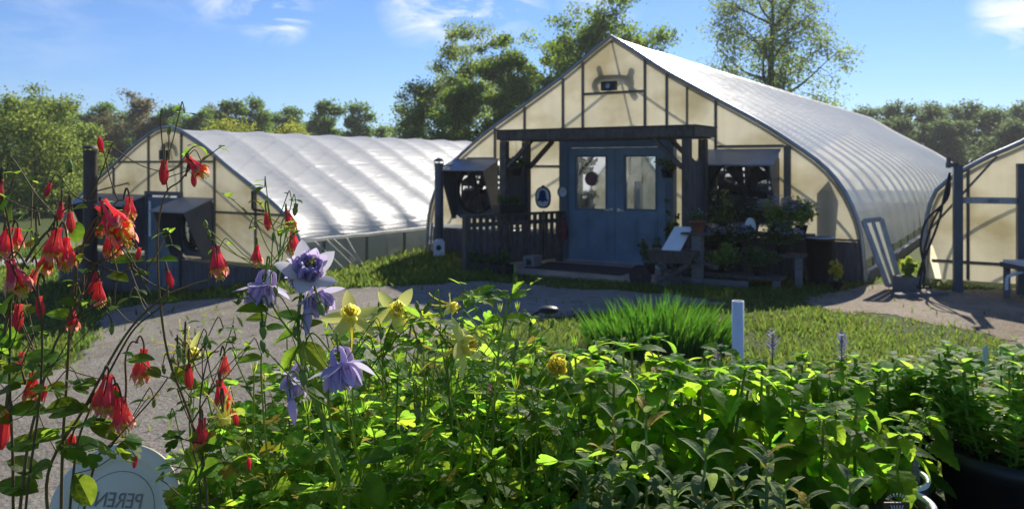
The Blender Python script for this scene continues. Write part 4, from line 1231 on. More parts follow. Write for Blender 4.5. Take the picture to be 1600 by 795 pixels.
# ================================================================ plants round the porch
def bush(label, loc, h, w, mat, n, ls, seed, bloom=None, nb=0, bs=.02, name='leafy_plant', cat='plant', group=None, pot=None, stems=True, flat=1.0):
    rng = np.random.default_rng(seed); rnd = random.Random(seed)
    g = thing(name, label, cat, loc, 0, group)
    z0 = 0
    if pot:
        pr, ph, pm = pot; z0 = ph * .9
        b = MB(); b.lathe([(pr * .72, 0), (pr, ph - .03), (pr * 1.07, ph - .03), (pr * 1.07, ph), (pr * .95, ph), (pr * .9, ph * .85), (.001, ph * .84)], 18); b.build('pot', M[pm], g, True)
    st = MB(); cen = []
    for k in range(max(6, n // 60)):
        a = rnd.uniform(0, 6.283); rr = w * math.sqrt(rnd.random()); zz = z0 + h * rnd.uniform(.35, 1.0) * (1 - .35 * (rr / w) ** 2)
        e = Vector((rr * math.cos(a), rr * math.sin(a), zz)); st.tube([(e.x * .15, e.y * .15, z0 - .02), (e.x * .6, e.y * .6, z0 + (zz - z0) * .6), e], .004, 4)
        for q in range(3): cen.append(Vector((e.x * .6, e.y * .6, z0 + (zz - z0) * .6)).lerp(e, q / 2))
    if stems: st.build('stems', M['stem_g'], g)
    cen = np.array(cen); cnt = np.full(len(cen), max(1, n // len(cen)))
    put('foliage', leaf_cards('foliage', cen, np.full(len(cen), w * .38), ls, M[mat], rng, flat, cnt), g)
    if bloom:
        mb = MB()
        for k in range(nb):
            a = rnd.uniform(0, 6.283); rr = w * 1.05 * math.sqrt(rnd.random()); zz = z0 + h * rnd.uniform(.65, 1.08) * (1 - .3 * (rr / w) ** 2)
            c = Vector((rr * math.cos(a), rr * math.sin(a), zz))
            for i in range(5):
                an = i * 1.2566 + a; t = Vector((math.cos(an), math.sin(an), rnd.uniform(-.2, .6))) * bs
                sd_ = Vector((-math.sin(an), math.cos(an), .2)) * bs * .4
                mb.add([c, c + t * .6 + sd_, c + t, c + t * .6 - sd_], ((0, 1, 2, 3),))
        tag(mb.build('blooms', M[bloom], g), kind='stuff')
    return g

def at(px, py, d): return P(px, py, d)
GDp = 'plants of the stand right of the doors'
# stand: two dark timber shelves on pale posts
st_ = thing('plant_stand', 'dark timber plant stand below the right fan hood', 'plant stand', porch(.75, 2.55), PR)
for lo, hi, nm in (((-.95, -.35, .40), (.75, .05, .44), 'shelf'), ((-.25, .06, .66), (.78, .36, .70), 'shelf'), ((-1.0, -.75, .12), (.55, -.36, .16), 'shelf')):
    b = MB(); b.box(lo, hi); b.build(nm, M['darkwood'], st_)
for u, v, h in ((-.9, -.3, .398), (.70, -.31, .398), (-.9, .0, .398), (.73, .31, .658), (-.2, .31, .658), (-.95, -.7, .118), (.5, -.7, .118)):
    b = MB(); b.box((u - .045, v - .04, -.1), (u + .045, v + .04, h)); b.build('post', M['greywood'], st_)
edg = thing('timber_edging', 'pale timber edging board in the grass before the plant stand', 'edging', porch(1.62, 2.15), PR + .06)
b = MB(); b.box((-.75, -.04, -.05), (.55, .04, .10)); b.build('board', M['greywood'], edg)
def onst(u, v, z): 
    p = st_.matrix_basis @ Vector((u, v, z)); return p
st_.matrix_basis  # evaluated below from location and rotation
Mst = Matrix.Translation(porch(.75, 2.55)) @ Matrix.Rotation(PR, 4, 'Z')
def onst(u, v, z): return Mst @ Vector((u, v, z))
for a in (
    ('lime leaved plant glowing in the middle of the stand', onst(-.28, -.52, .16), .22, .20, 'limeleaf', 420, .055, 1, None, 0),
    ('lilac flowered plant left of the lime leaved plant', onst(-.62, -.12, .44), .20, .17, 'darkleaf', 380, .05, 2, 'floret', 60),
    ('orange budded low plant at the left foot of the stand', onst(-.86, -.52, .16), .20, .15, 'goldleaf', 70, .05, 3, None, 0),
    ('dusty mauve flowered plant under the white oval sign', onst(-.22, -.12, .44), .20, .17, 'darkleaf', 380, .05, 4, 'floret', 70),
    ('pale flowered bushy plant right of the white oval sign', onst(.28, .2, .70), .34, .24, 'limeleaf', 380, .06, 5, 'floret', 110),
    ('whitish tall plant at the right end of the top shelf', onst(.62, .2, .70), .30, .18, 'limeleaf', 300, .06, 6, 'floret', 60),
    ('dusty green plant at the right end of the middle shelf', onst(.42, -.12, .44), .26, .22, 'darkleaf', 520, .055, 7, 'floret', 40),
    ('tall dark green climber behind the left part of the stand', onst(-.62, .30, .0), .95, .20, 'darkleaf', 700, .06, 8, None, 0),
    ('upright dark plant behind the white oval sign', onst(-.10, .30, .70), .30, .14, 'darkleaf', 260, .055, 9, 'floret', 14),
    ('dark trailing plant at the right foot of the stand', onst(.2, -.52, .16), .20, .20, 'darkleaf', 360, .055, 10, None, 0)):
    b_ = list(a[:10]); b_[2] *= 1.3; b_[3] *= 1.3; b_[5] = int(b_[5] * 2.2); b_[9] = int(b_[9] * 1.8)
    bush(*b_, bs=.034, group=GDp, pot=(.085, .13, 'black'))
ov = thing('oval_sign', 'small white oval sign standing among the stand flowers', 'sign', onst(-.06, -.02, .44), PR)
b = MB(); b.tube([(0, .02, 0), (0, .02, .25)], .008, 6); b.build('stake', M['blackmetal'], ov)
b = MB(); b.prism([Vector((.085 * math.cos(2 * math.pi * k / 26), 0, .33 + .155 * math.sin(2 * math.pi * k / 26))) for k in range(26)], (0, 0, 0), (0, .014, 0)); pl_ = b.build('plate', M['white'], ov)
b = MB(); b.prism([Vector((.03 * math.cos(2 * math.pi * k / 14), 0, .34 + .05 * math.sin(2 * math.pi * k / 14) * (1 if k % 2 else .6))) for k in range(14)], (0, -.004, 0), (0, -.001, 0)); b.build('emblem', M['ink'], pl_)
fc = thing('framed_picture', 'small pale square card fixed behind the plant stand', 'picture', porch(.09, 2.13, .72), PR)
b = MB(); b.box((-.085, -.02, -.085), (.085, .0, .085)); b.build('card', M['block'], fc)
b = MB(); 
for lo, hi in (((-.1, -.03, -.1), (.1, .0, -.086)), ((-.1, -.03, .086), (.1, .0, .1)), ((-.1, -.03, -.086), (-.086, .0, .086)), ((.086, -.03, -.086), (.1, .0, .086))): b.box(lo, hi)
b.build('frame', M['darkwood'], fc)
bn = thing('bin', 'tall black bin with white rimmed lid right of the plant stand', 'bin', porch(.55, 3.42), PR)
b = MB(); b.lathe([(.15, 0), (.19, .62), (.205, .62), (.205, .66), (.18, .66), (.17, .6), (.001, .58)], 20); b.build('body', M['black'], bn, True)
b = MB(); b.lathe([(.208, .662), (.208, .675), (.185, .675), (.185, .662)], 24); b.build('rim', M['trim'], bn)
bush('yellow tipped trailing plant on the bin side by the gravel', porch(.95, 3.72), .30, .12, 'goldleaf', 45, .09, 14, name='trailing_plant', pot=(.09, .12, 'black'))
bush('yellow green seedling in the grey planter by the leaning frame', on_ground(1417, 10.75) + Vector((0, 0, .2)), .28, .12, 'limeleaf', 130, .09, 15, name='seedling')
bush('green seedling in the tray on the right edge table', on_ground(1606, 9.95) + Vector((.15, 0, .5)), .14, .14, 'limeleaf', 110, .07, 16, name='seedling')
# the barrow with a tilted board
wb = thing('wheelbarrow', 'dark old wooden barrow on crossed legs right of the doors', 'wheelbarrow', porch(1.75, 1.72), PR)
b = MB(); b.prism([(-.30, -.22, .33), (.30, -.22, .33), (.36, -.26, .50), (-.36, -.26, .50)], (0, 0, 0), (0, .44, 0)); b.build('tray', M['darkwood'], wb)
for v in (-.18, .18):
    for s in (-1, 1):
        b = MB(); b.bar((s * .30, v + s * .016, -.05), (-s * .26, v + s * .016, .325), .05, .03, up=(0, 1, 0)); b.build('leg', M['darkwood'], wb)
b = MB(); b.bar((.30, -.16, .40), (.66, -.16, .30), .045, .045); b.build('handle', M['darkwood'], wb)
b = MB(); b.lathe([(.02, -.02), (.16, -.025), (.17, 0), (.16, .025), (.02, .02)], 20, Matrix.Translation((-.42, -.30, .12)) @ Matrix.Rotation(R(90), 4, 'X')); b.build('wheel', M['blackmetal'], wb)
tbd = thing('tilted_board', 'pale blue white board tilted on the wooden barrow', 'board', porch(1.75, 1.72, .50), PR + .1)
b = MB(); b.prism([(-.17, -.16, .0), (.10, -.16, .0), (.22, .08, .32), (-.04, .08, .32)], (0, 0, 0), (0, .018, .0)); b.build('board', M['white'], tbd)
orn = thing('garden_figure', 'small white garden figure left of the wooden barrow', 'figurine', on_ground(1030, 11.7) + Vector((0, 0, .03)), PR)
b = MB(); b.box((-.05, -.05, 0), (.05, .05, .14)); b.build('plinth', M['block'], orn)
b = MB(); b.lathe([(.001, .14), (.055, .15), (.06, .22), (.035, .30), (.03, .32), (.042, .36), (.03, .41), (.001, .42)], 14); b.ball((-.035, -.01, .375), .018, 8, 5, (1.5, .7, .6)); b.build('body', M['trim'], orn, True)
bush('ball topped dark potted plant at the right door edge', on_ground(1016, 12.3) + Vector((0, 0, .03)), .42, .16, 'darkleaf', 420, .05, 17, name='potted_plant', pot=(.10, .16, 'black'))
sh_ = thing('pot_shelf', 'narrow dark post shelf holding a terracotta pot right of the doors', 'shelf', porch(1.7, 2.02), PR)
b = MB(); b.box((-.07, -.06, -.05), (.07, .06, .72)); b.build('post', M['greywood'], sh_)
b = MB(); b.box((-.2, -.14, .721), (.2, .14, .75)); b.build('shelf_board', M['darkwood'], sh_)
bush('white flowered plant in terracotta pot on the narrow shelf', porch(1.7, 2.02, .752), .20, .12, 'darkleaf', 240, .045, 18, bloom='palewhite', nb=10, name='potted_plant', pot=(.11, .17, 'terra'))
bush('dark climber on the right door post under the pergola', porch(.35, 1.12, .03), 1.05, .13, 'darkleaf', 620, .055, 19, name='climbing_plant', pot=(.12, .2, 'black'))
def basket(label, loc, seed, top):
    g = bush(label, loc, .22, .17, 'darkleaf', 330, .05, seed, bloom='floret', nb=12, name='hanging_basket', cat='hanging basket', pot=(.11, .14, 'black'))
    b = MB()
    for k in range(3):
        a = k * 2.094; b.tube([(.10 * math.cos(a), .10 * math.sin(a), .14), (0, 0, .42)], .003, 4)
    b.tube([(0, 0, .42), (0, 0, top - loc.z)], .003, 4); b.build('hanger', M['blackmetal'], g)
    return g
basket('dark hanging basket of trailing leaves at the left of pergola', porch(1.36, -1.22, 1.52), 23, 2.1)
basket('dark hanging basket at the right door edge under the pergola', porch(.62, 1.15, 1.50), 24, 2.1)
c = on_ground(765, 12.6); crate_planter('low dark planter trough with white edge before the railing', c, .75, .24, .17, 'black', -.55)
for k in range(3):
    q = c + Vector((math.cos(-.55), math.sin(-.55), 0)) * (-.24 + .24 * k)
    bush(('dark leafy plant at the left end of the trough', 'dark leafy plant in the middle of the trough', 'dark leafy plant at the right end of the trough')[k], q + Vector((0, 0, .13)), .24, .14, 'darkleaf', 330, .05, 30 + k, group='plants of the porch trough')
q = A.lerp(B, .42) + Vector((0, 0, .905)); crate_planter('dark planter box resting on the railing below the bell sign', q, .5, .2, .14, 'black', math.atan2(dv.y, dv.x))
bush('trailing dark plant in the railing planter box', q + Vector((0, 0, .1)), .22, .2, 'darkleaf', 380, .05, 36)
# ================================================================ the nursery bench in the foreground
ZB = .88
bench = thing('nursery_bench', 'weathered timber bench carrying the potted plants in front', 'bench', (.55, 1.4, ground(.5, 1.4)))
for k in range(6):
    b = MB(); b.box((-1.05, -.53 + k * .155, ZB - .03), (1.35, -.53 + k * .155 + .14, ZB)); b.build('plank', M['bench'], bench)
for sx, sy in ((-.98, -.45), (1.28, -.45), (-.98, .34), (1.28, .34)):
    b = MB(); b.box((sx - .04, sy - .04, -.1), (sx + .04, sy + .04, ZB - .031)); b.build('leg', M['bench'], bench)

def leaf(mb, base, d, up, L, prof, droop=.6, fold=.18, teeth=0.0, n=8, twist=0.0):
    """one simple leaf: midrib bends down along its length, edges fold up, optional teeth"""
    d = Vector(d).normalized(); up = Vector(up)
    side = d.cross(up)
    if side.length < 1e-4: side = d.orthogonal()
    side.normalize()
    p = Vector(base); vs = []; ang = 0
    for i in range(n + 1):
        t = i / n
        nr = side.cross(d).normalized()
        w = prof(t) * L
        tw = (1 + (teeth if i % 2 else -teeth)) if 0 < i < n else 1
        vs += [p + side * w * tw + nr * w * fold, p, p - side * w * tw + nr * w * fold]
        rot = Matrix.Rotation(-droop / n, 3, side)
        d = rot @ d
        p = p + d * (L / n)
    fs = []
    for i in range(n):
        a = i * 3
        fs += [(a, a + 1, a + 4, a + 3), (a + 1, a + 2, a + 5, a + 4)]
    mb.add(vs, fs)
heart = lambda t: .40 * (max(0.0, t) ** .38) * (1 - t) ** .78 * 1.55 + .004
oval_ = lambda t: .30 * math.sin(math.pi * min(1, t ** .85)) ** .8 + .006
lance2 = lambda t: .19 * math.sin(math.pi * t ** .8) ** .8 + .008
lance = lambda t: .135 * math.sin(math.pi * t ** .8) ** .9 + .008

LOBE = [(0, .02), (.22, .27), (.45, .44), (.66, .50), (.80, .42), (.80, .27), (.74, .17), (.90, .22), (1.02, .12), (1.03, 0)]
def leaflet(mb, base, d, up, L, rnd, wide=1.0):
    d = Vector(d).normalized(); side = d.cross(Vector(up))
    if side.length < 1e-4: side = d.orthogonal()
    side.normalize(); nr = side.cross(d).normalized()
    fold = rnd.uniform(.05, .3); curl = rnd.uniform(-.05, .35)
    pts = LOBE + [(x, -y) for x, y in reversed(LOBE[:-1])]
    pt = lambda x, y: Vector(base) + d * (x * L) + side * (y * L * wide) + nr * (abs(y) * fold * L - curl * x * x * L)
    b = [pt(x, y) for x, y in pts]
    n = len(b)
    vs = b + [pt(.5, 0)]
    mb.add(vs, [(i, (i + 1) % n, n) for i in range(n)])

def compound(mb, stem, base, tip, size, rnd, groups=3):
    """a columbine leaf: petiole, then three sprays of three lobed leaflets"""
    base, tip = Vector(base), Vector(tip)
    out = (tip - base); out.z *= .3
    if out.length < 1e-4: out = Vector((rnd.uniform(-1, 1), rnd.uniform(-1, 1), 0))
    out.normalize()
    mid = base.lerp(tip, .5) + Vector((0, 0, .12 * (tip - base).length))
    stem.tube([base, mid, tip], [.0016, .0013, .001], 4, False)
    side = out.cross(Vector((0, 0, 1))).normalized()
    nrm = (Vector((rnd.gauss(0, .35), rnd.gauss(0, .35), 1))).normalized()
    for g, (dx, dy) in enumerate(((1, 0), (.25, 1), (.25, -1))[:groups]):
        dg = (out * dx + side * dy + Vector((0, 0, rnd.uniform(-.1, .35)))).normalized()
        pl = size * rnd.uniform(.5, .9)
        q = tip + dg * pl
        stem.tube([tip, q], [.0009, .0007], 3, False)
        sg_ = dg.cross(nrm).normalized()
        for k, an in enumerate((0, 1.15, -1.15)):
            dl = dg * math.cos(an) + sg_ * math.sin(an) + Vector((0, 0, rnd.uniform(-.35, .2)))
            leaflet(mb, q + dl.normalized() * size * .12, dl, nrm + Vector((rnd.gauss(0, .3), rnd.gauss(0, .3), 0)), size * rnd.uniform(.8, 1.15), rnd, rnd.uniform(.85, 1.1))

def pot_part(g, r=.085, h=.20, mat='black', rim=None):
    b = MB(); b.lathe([(.001, .004), (r * .78, .0), (r * .97, h - .035), (r * 1.06, h - .033), (r * 1.06, h), (r * .98, h), (r * .95, h - .02), (.001, h - .022)], 28)
    p = b.build('pot', M[mat], g, True)
    b = MB(); b.lathe([(r * .945, h - .018), (r * .6, h - .012), (.001, h - .010)], 24); b.build('soil', M['soil'], p)
    if rim:
        b = MB(); b.lathe([(r * 1.064, h - .004), (r * 1.07, h + .003), (r * .975, h + .003), (r * .97, h - .004)], 36); b.build('rim', M[rim], p, True)
    return h - .02

# ---- columbine foliage: bushy potted plants
def columbine_bush(label, px, d, ytop, seed, n=42, size=.026, w=.17, mats=('colleaf',), group='leafy columbines in the middle of the bench', stalks=3, rad=.085):
    rnd = random.Random(seed)
    x = (px - CX) / F * d
    g = thing('columbine_plant', label, 'columbine', (x, d, ZB), 0, group)
    zs = pot_part(g, rad)
    top = CAM_H - (ytop - HY) / F * d - ZB
    lf, st = MB(), MB()
    for k in range(n):
        a = rnd.uniform(0, 6.283); rr = w * math.sqrt(rnd.random()) * 1.05
        f = rnd.uniform(.12, 1.0)
        zt = zs + (top - zs) * f * (1 - .22 * (rr / w) ** 2)
        c = Vector((rr * math.cos(a), rr * math.sin(a), zt))
        compound(lf, st, Vector((c.x * .12, c.y * .12, zs)) if f < .6 else Vector((c.x * .6, c.y * .6, zs + (zt - zs) * .7)), c, size * rnd.uniform(.7, 1.25), rnd)
        if f >= .6 and rnd.random() < .5:
            st.tube(bezier([(c.x * .1, c.y * .1, zs), (c.x * .35, c.y * .35, zs + (zt - zs) * .4), (c.x * .6, c.y * .6, zs + (zt - zs) * .7)], 3), .0016, 4, False)
    for k in range(stalks):                                    # bare seed stalks that stand out of the leaves
        a = rnd.uniform(0, 6.283); rr = w * rnd.uniform(.2, .9)
        e = Vector((rr * math.cos(a), rr * math.sin(a), top + rnd.uniform(.0, .07)))
        st.tube(bezier([(0, 0, zs), (e.x * .5, e.y * .5, zs + (e.z - zs) * .55), e], 5), [.0022 - .0001 * i for i in range(11)], 5)
        for q in range(4):
            an = q * 1.57; lf.add([e, e + Vector((math.cos(an) * .004, math.sin(an) * .004, .008)), e + Vector((math.cos(an) * .006, math.sin(an) * .006, .022)), e + Vector((math.cos(an + 1) * .003, math.sin(an + 1) * .003, .009))], ((0, 1, 2, 3),))
    st.build('stems', M['stem_g'], g)
    lf.build('foliage', M[mats[0]], g)
    return g
for a in (
    ('yellowing leafy columbine nearest the white plate', 392, 1.18, 650, 1, 36, .024, .115, ('colleaf',)),
    ('leafy columbine with yellow tinged leaves under the drooping red flowers', 430, 1.34, 640, 2, 40, .024, .14, ('colleaf_y',)),
    ('leafy columbine under the lower violet flowers', 505, 1.22, 640, 3, 46, .026, .16, ('colleaf',)),
    ('leafy columbine at the bottom below the lemon flowers', 610, 1.15, 615, 4, 46, .027, .16, ('colleaf',)),
    ('leafy columbine at the bottom centre of the bench', 715, 1.16, 610, 5, 46, .027, .16, ('colleaf',)),
    ('leafy columbine at the bottom left of the downy grey plants', 830, 1.18, 630, 6, 44, .027, .16, ('colleaf',)),
    ('second row leafy columbine behind the lower violet flowers', 455, 1.52, 578, 7, 42, .027, .18, ('colleaf',)),
    ('second row leafy columbine below the left lemon flower', 560, 1.48, 548, 8, 46, .028, .18, ('colleaf',)),
    ('second row leafy columbine below the sideways lemon flower', 665, 1.45, 535, 9, 46, .028, .18, ('colleaf',)),
    ('second row leafy columbine under the tall leafy shoot', 770, 1.46, 545, 10, 46, .028, .18, ('colleaf',)),
    ('second row leafy columbine under the fluffy yellow flower', 868, 1.50, 585, 11, 42, .028, .17, ('colleaf',)),
    ('rear leafy columbine behind the lemon flowers', 625, 1.74, 512, 12, 44, .029, .2, ('colleaf',)),
    ('rear leafy columbine behind the tall leafy shoot', 735, 1.74, 520, 13, 44, .029, .2, ('colleaf',)),
    ('rear leafy columbine before the feathery bed plants', 845, 1.75, 560, 14, 44, .029, .2, ('colleaf',)),
    ('rear leafy columbine at the left end of the bench', 520, 1.74, 560, 15, 40, .029, .19, ('colleaf',))):
    columbine_bush(*a)

# ---- broad leaved hyssop
def hyssop(label, px, d, ytop, seed, stems=6, L=.055, pairs=7, w=.11, mat='hyssop', group='broad leaved plants right of the columbines', stem='stem_g'):
    rnd = random.Random(seed)
    g = thing('broad_leaf_plant', label, 'plant', ((px - CX) / F * d, d, ZB), 0, group)
    zs = pot_part(g, .095)
    top = CAM_H - (ytop - HY) / F * d - ZB
    lf, st = MB(), MB()
    for k in range(stems):
        a = k * 6.283 / stems + rnd.uniform(-.5, .5); rr = w * rnd.uniform(.25, 1.0)
        e = Vector((rr * math.cos(a), rr * math.sin(a), top * rnd.uniform(.86, 1.0)))
        pts = bezier([(e.x * .2, e.y * .2, zs), (e.x * .7, e.y * .7, zs + (e.z - zs) * .5), e], 6)
        st.tube(pts, [.0036 - .0018 * i / len(pts) for i in range(len(pts))], 6)
        ph = rnd.uniform(0, 3)
        for j in range(pairs + 1):
            f = .10 + .90 * j / pairs
            i = min(int(f * (len(pts) - 1)), len(pts) - 2); c = pts[i].lerp(pts[i + 1], f * (len(pts) - 1) - i)
            sz = 1.1 * L * (.75 + .5 * math.sin(math.pi * min(1, f * 1.05) ** 1.2)) * rnd.uniform(.85, 1.15)
            for s in (0, math.pi):
                an = ph + j * 1.5708 + s + rnd.uniform(-.25, .25)
                el = rnd.uniform(-1.1, -.1) if f < .7 else rnd.uniform(-.3, .5)
                dl = Vector((math.cos(an), math.sin(an), el))
                q = c + dl.normalized() * .010
                st.tube([c, q], .0012, 3, False)
                leaf(lf, q, dl, (rnd.uniform(-.4, .4), rnd.uniform(-.4, .4), 1), sz, heart, droop=rnd.uniform(.2, .9) if f < .7 else rnd.uniform(.6, 1.6), fold=rnd.uniform(.05, .25), teeth=.10, n=12)
        for s in range(4):
            an = rnd.uniform(0, 6.283); leaf(lf, e, (math.cos(an), math.sin(an), 1.0), (0, 0, 1), L * .5, heart, droop=.7, fold=.3, teeth=.10, n=8)
    st.build('stems', M[stem], g); lf.build('foliage', M[mat], g)
    return g
for a in (
    ('broad leaved plant first right of the columbines at front', 955, 1.30, 560, 1),
    ('tallest broad leaved plant, its top leaves below the iris clump', 1005, 1.36, 538, 2, 6, .060),
    ('broad leaved plant left below the white pipe', 1085, 1.34, 548, 3, 6, .060),
    ('broad leaved plant right below the white pipe', 1175, 1.34, 560, 4, 5, .060),
    ('broad leaved front plant below the lavender flower spikes', 1265, 1.30, 590, 5, 5, .058),
    ('low broad leaved plant beside the white rimmed pots', 1340, 1.36, 640, 6, 5, .055),
    ('rear broad leaved plant behind the fluffy yellow flower', 925, 1.64, 535, 7, 5, .06),
    ('rear broad leaved plant before the iris clump', 1050, 1.66, 545, 8, 5, .06),
    ('rear broad leaved plant behind the white pipe foot', 1140, 1.68, 545, 9, 5, .058),
    ('rear broad leaved plant between the two lavender spikes', 1245, 1.66, 555, 10, 6, .055),
    ('rear broad leaved plant right of the lavender spike', 1345, 1.64, 575, 11, 6, .052),
    ('broad leaved plant overhanging the white rimmed pots', 1385, 1.50, 610, 12, 5, .05),):
    hyssop(*a)

# ---- downy grey plants at the front
def downy(label, px, d, ytop, seed, stems=5, L=.066, w=.085):
    rnd = random.Random(seed)
    g = thing('downy_plant', label, 'plant', ((px - CX) / F * d, d, ZB), 0, 'downy grey plants at the front')
    zs = pot_part(g, .07); top = CAM_H - (ytop - HY) / F * d - ZB
    lf, st = MB(), MB()
    for k in range(stems):
        a = k * 6.283 / stems + rnd.uniform(-.4, .4); rr = w * rnd.uniform(.3, 1)
        e = Vector((rr * math.cos(a), rr * math.sin(a), top * rnd.uniform(.84, 1.0)))
        pts = bezier([(e.x * .3, e.y * .3, zs), (e.x * .8, e.y * .8, zs + (e.z - zs) * .5), e], 6)
        st.tube(pts, .0017, 5)
        n = 11; ph = rnd.uniform(0, 6)
        for j in range(n):
            f = .25 + .75 * j / (n - 1)
            i = min(int(f * (len(pts) - 1)), len(pts) - 2); c = pts[i].lerp(pts[i + 1], f * (len(pts) - 1) - i)
            for s in (0, math.pi):
                an = ph + j * 1.5 + s
                leaf(lf, c, (math.cos(an), math.sin(an), .75 if f < .9 else 1.6), (0, 0, 1), L * (1.1 - .55 * f) * rnd.uniform(.8, 1.2), lance2, droop=rnd.uniform(1.8, 3.2) if f < .9 else .9, fold=.3, n=9)
    st.build('stems', M['greyleaf'], g); lf.build('foliage', M['greyleaf'], g)
    return g
for a in (('downy grey plant with the tallest curled leaves', 1012, 1.05, 665, 1), ('downy grey plant at the left of the front row', 948, 1.08, 700, 2), ('low downy grey plant in the middle of the front row', 1100, 1.02, 765, 3),
          ('downy grey plant with drooping pale leaves below the broad leaves', 1185, 1.02, 712, 4), ('downy grey plant at the right of the front row', 1250, 1.05, 742, 5)):
    downy(*a)

# ---- pots at the right
def upright(label, px, d, ytop, seed, n=14, L=.03, r=.15, w=.14, rim=None, pairs=9, mat='potleaf', group='large black pots at the right', h=.23, prof=oval_):
    rnd = random.Random(seed)
    g = thing('potted_plant', label, 'potted plant', ((px - CX) / F * d, d, ZB), 0, group)
    zs = pot_part(g, r, h, 'black', rim); top = CAM_H - (ytop - HY) / F * d - ZB
    lf, st = MB(), MB()
    for k in range(n):
        a = rnd.uniform(0, 6.283); rr = w * math.sqrt(rnd.random())
        e = Vector((rr * 1.15 * math.cos(a), rr * 1.15 * math.sin(a), zs + (top - zs) * rnd.uniform(.6, 1.0)))
        pts = bezier([(e.x * .6, e.y * .6, zs), (e.x * .9, e.y * .9, zs + (e.z - zs) * .5), e], 5)
        st.tube(pts, .0022, 5); ph = rnd.uniform(0, 6)
        for j in range(pairs):
            f = .12 + .88 * j / (pairs - 1)
            i = min(int(f * (len(pts) - 1)), len(pts) - 2); c = pts[i].lerp(pts[i + 1], f * (len(pts) - 1) - i)
            for s in (0, 3.14):
                an = ph + j * 1.4 + s
                leaf(lf, c, (math.cos(an), math.sin(an), rnd.uniform(.2, .9)), (0, 0, 1), L * rnd.uniform(.7, 1.3), prof, droop=rnd.uniform(.2, 1), fold=.2, n=6)
    st.build('stems', M['stem_g'], g); lf.build('foliage', M[mat], g)
    return g
upright('small leaved plant in a wide black pot at bottom right', 1582, 1.52, 555, 1, 46, .034, .125, .13, pairs=12, h=.285)
upright('small leaved plant in a black pot cut by right edge', 1760, 1.58, 550, 2, 20, .032, .10, .10, h=.26)
upright('leafy plant in black pot standing behind the wide black pot', 1530, 1.80, 545, 3, 26, .038, .07, .12, pairs=10)
upright('leafy plant in black pot farthest back at right edge', 1640, 1.80, 545, 4, 26, .038, .08, .12, pairs=10)
upright('glossy leaved plant in the tall black pot beside the white rims', 1412, 1.68, 560, 5, 20, .036, .068, .09, pairs=9, h=.295)
# two pots with white rims at the bottom, the nearer with a printed card
for k, (px, py, d, r, lab) in enumerate(((1388, 742, 1.42, .062, 'black pot with white rim and grey peg, behind the other'), (1368, 782, 1.28, .082, 'black pot with white rim and brown card at the bottom'))):
    zr = CAM_H - (py - HY) / F * d - ZB
    g = thing('rimmed_pot', lab, 'pot', ((px - CX) / F * d, d, ZB), 0, 'black pots with white rims')
    pot_part(g, r, zr, 'black', 'white')
    if k == 0:
        b = MB(); b.prism([(.028, -.03, zr - .01), (.042, -.03, zr - .01), (.040, -.025, zr + .045), (.036, -.024, zr + .056), (.031, -.025, zr + .045)], (0, 0, 0), (0, .004, 0)); b.build('peg', M['greywood'], g)
    else:
        cd = MB(); cd.box((-.030, -r * 1.12, zr - .075), (.009, -r * 1.09, zr + .036)); c_ = cd.build('card', M['brown'], g)
        cd = MB(); cd.box((-.030, -r * 1.12 - .0012, zr - .075), (.009, -r * 1.12 - .0002, zr + .018)); cd.build('card_band', M['orange'], c_)
        em = MB(); yb_ = -r * 1.12 - .0015
        cx_, cz_ = -.0105, zr + .036
        for q in range(9):                                   # arched crest of small strokes over two dots and a shield
            a = math.pi * (.12 + .76 * q / 8); em.bar((cx_ + .013 * math.cos(a), yb_, cz_ + .008 * math.sin(a) + .002), (cx_ + .018 * math.cos(a), yb_, cz_ + .012 * math.sin(a) + .002), .002, .0006, up=(0, 1, 0))
        for q in (-.003, .003): em.ball((cx_ + q, yb_, cz_ + .001), .0013, 6, 4, (1, .3, 1))
        for q in range(5): em.bar((cx_ - .009 + .001 * abs(q - 2) * 0 + q * .0045, yb_, cz_ - .003), (cx_ - .007 + q * .0035, yb_, cz_ - .0085), .0022, .0006, up=(0, 1, 0))
        em.build('emblem', M['lettercream'], c_)

tagm = thing('plant_label', 'small white plastic label in a pot at the right', 'label', P(1540, 578, 1.78))
b = MB(); b.prism([(-.006, 0, -.03), (.006, 0, -.03), (.006, 0, .05), (.0, 0, .056), (-.006, 0, .05)], (0, 0, 0), (0, .0012, 0)); b.build('tag', M['white'], tagm)

# ---- white plate with mirrored lettering on a stake
pc = P(183, 797, 1.45)
plt = thing('plate', 'off white round plate with mirrored lettering at the bottom left', 'plate', pc)
plt.rotation_euler = (R(-24), 0, R(6))
b = MB(); Rm = Matrix.Rotation(R(90), 4, 'X')
b.lathe([(.001, .006), (.070, .006), (.078, .002), (.084, .008), (.112, .014), (.1145, .0125), (.1145, .0105), (.112, .010), (.084, .003), (.078, -.003), (.001, -.001)], 64, Rm)
b.build('dish', M['ceramic'], plt, True)
b = MB(); b.lathe([(.0655, .0066), (.0668, .0066)], 64, Rm); b.build('line_ring', M['plateink'], plt)
fcu = bpy.data.curves.new('lettering', 'FONT'); fcu.body = 'PERENN'; fcu.size = .036; fcu.extrude = .0003; fcu.offset = .0001; fcu.align_x = 'CENTER'
fo = bpy.data.objects.new('lettering', fcu); COL.objects.link(fo)
bpy.context.view_layer.update()
me = bpy.data.meshes.new_from_object(fo.evaluated_get(bpy.context.evaluated_depsgraph_get()))
bpy.data.objects.remove(fo)
me.materials.clear(); me.materials.append(M['plateink'])
lo = put('lettering', me, plt, (-.010, -.0073, .006)); lo.rotation_mode = 'XYZ'; lo.rotation_euler = (R(90), R(5), 0); lo.scale = (-.82, 1, 1)
b = MB(); b.tube([(-.055, -.0073, -.012), (.05, -.0073, -.006)], .0006, 4); b.build('underline', M['plateink'], plt)
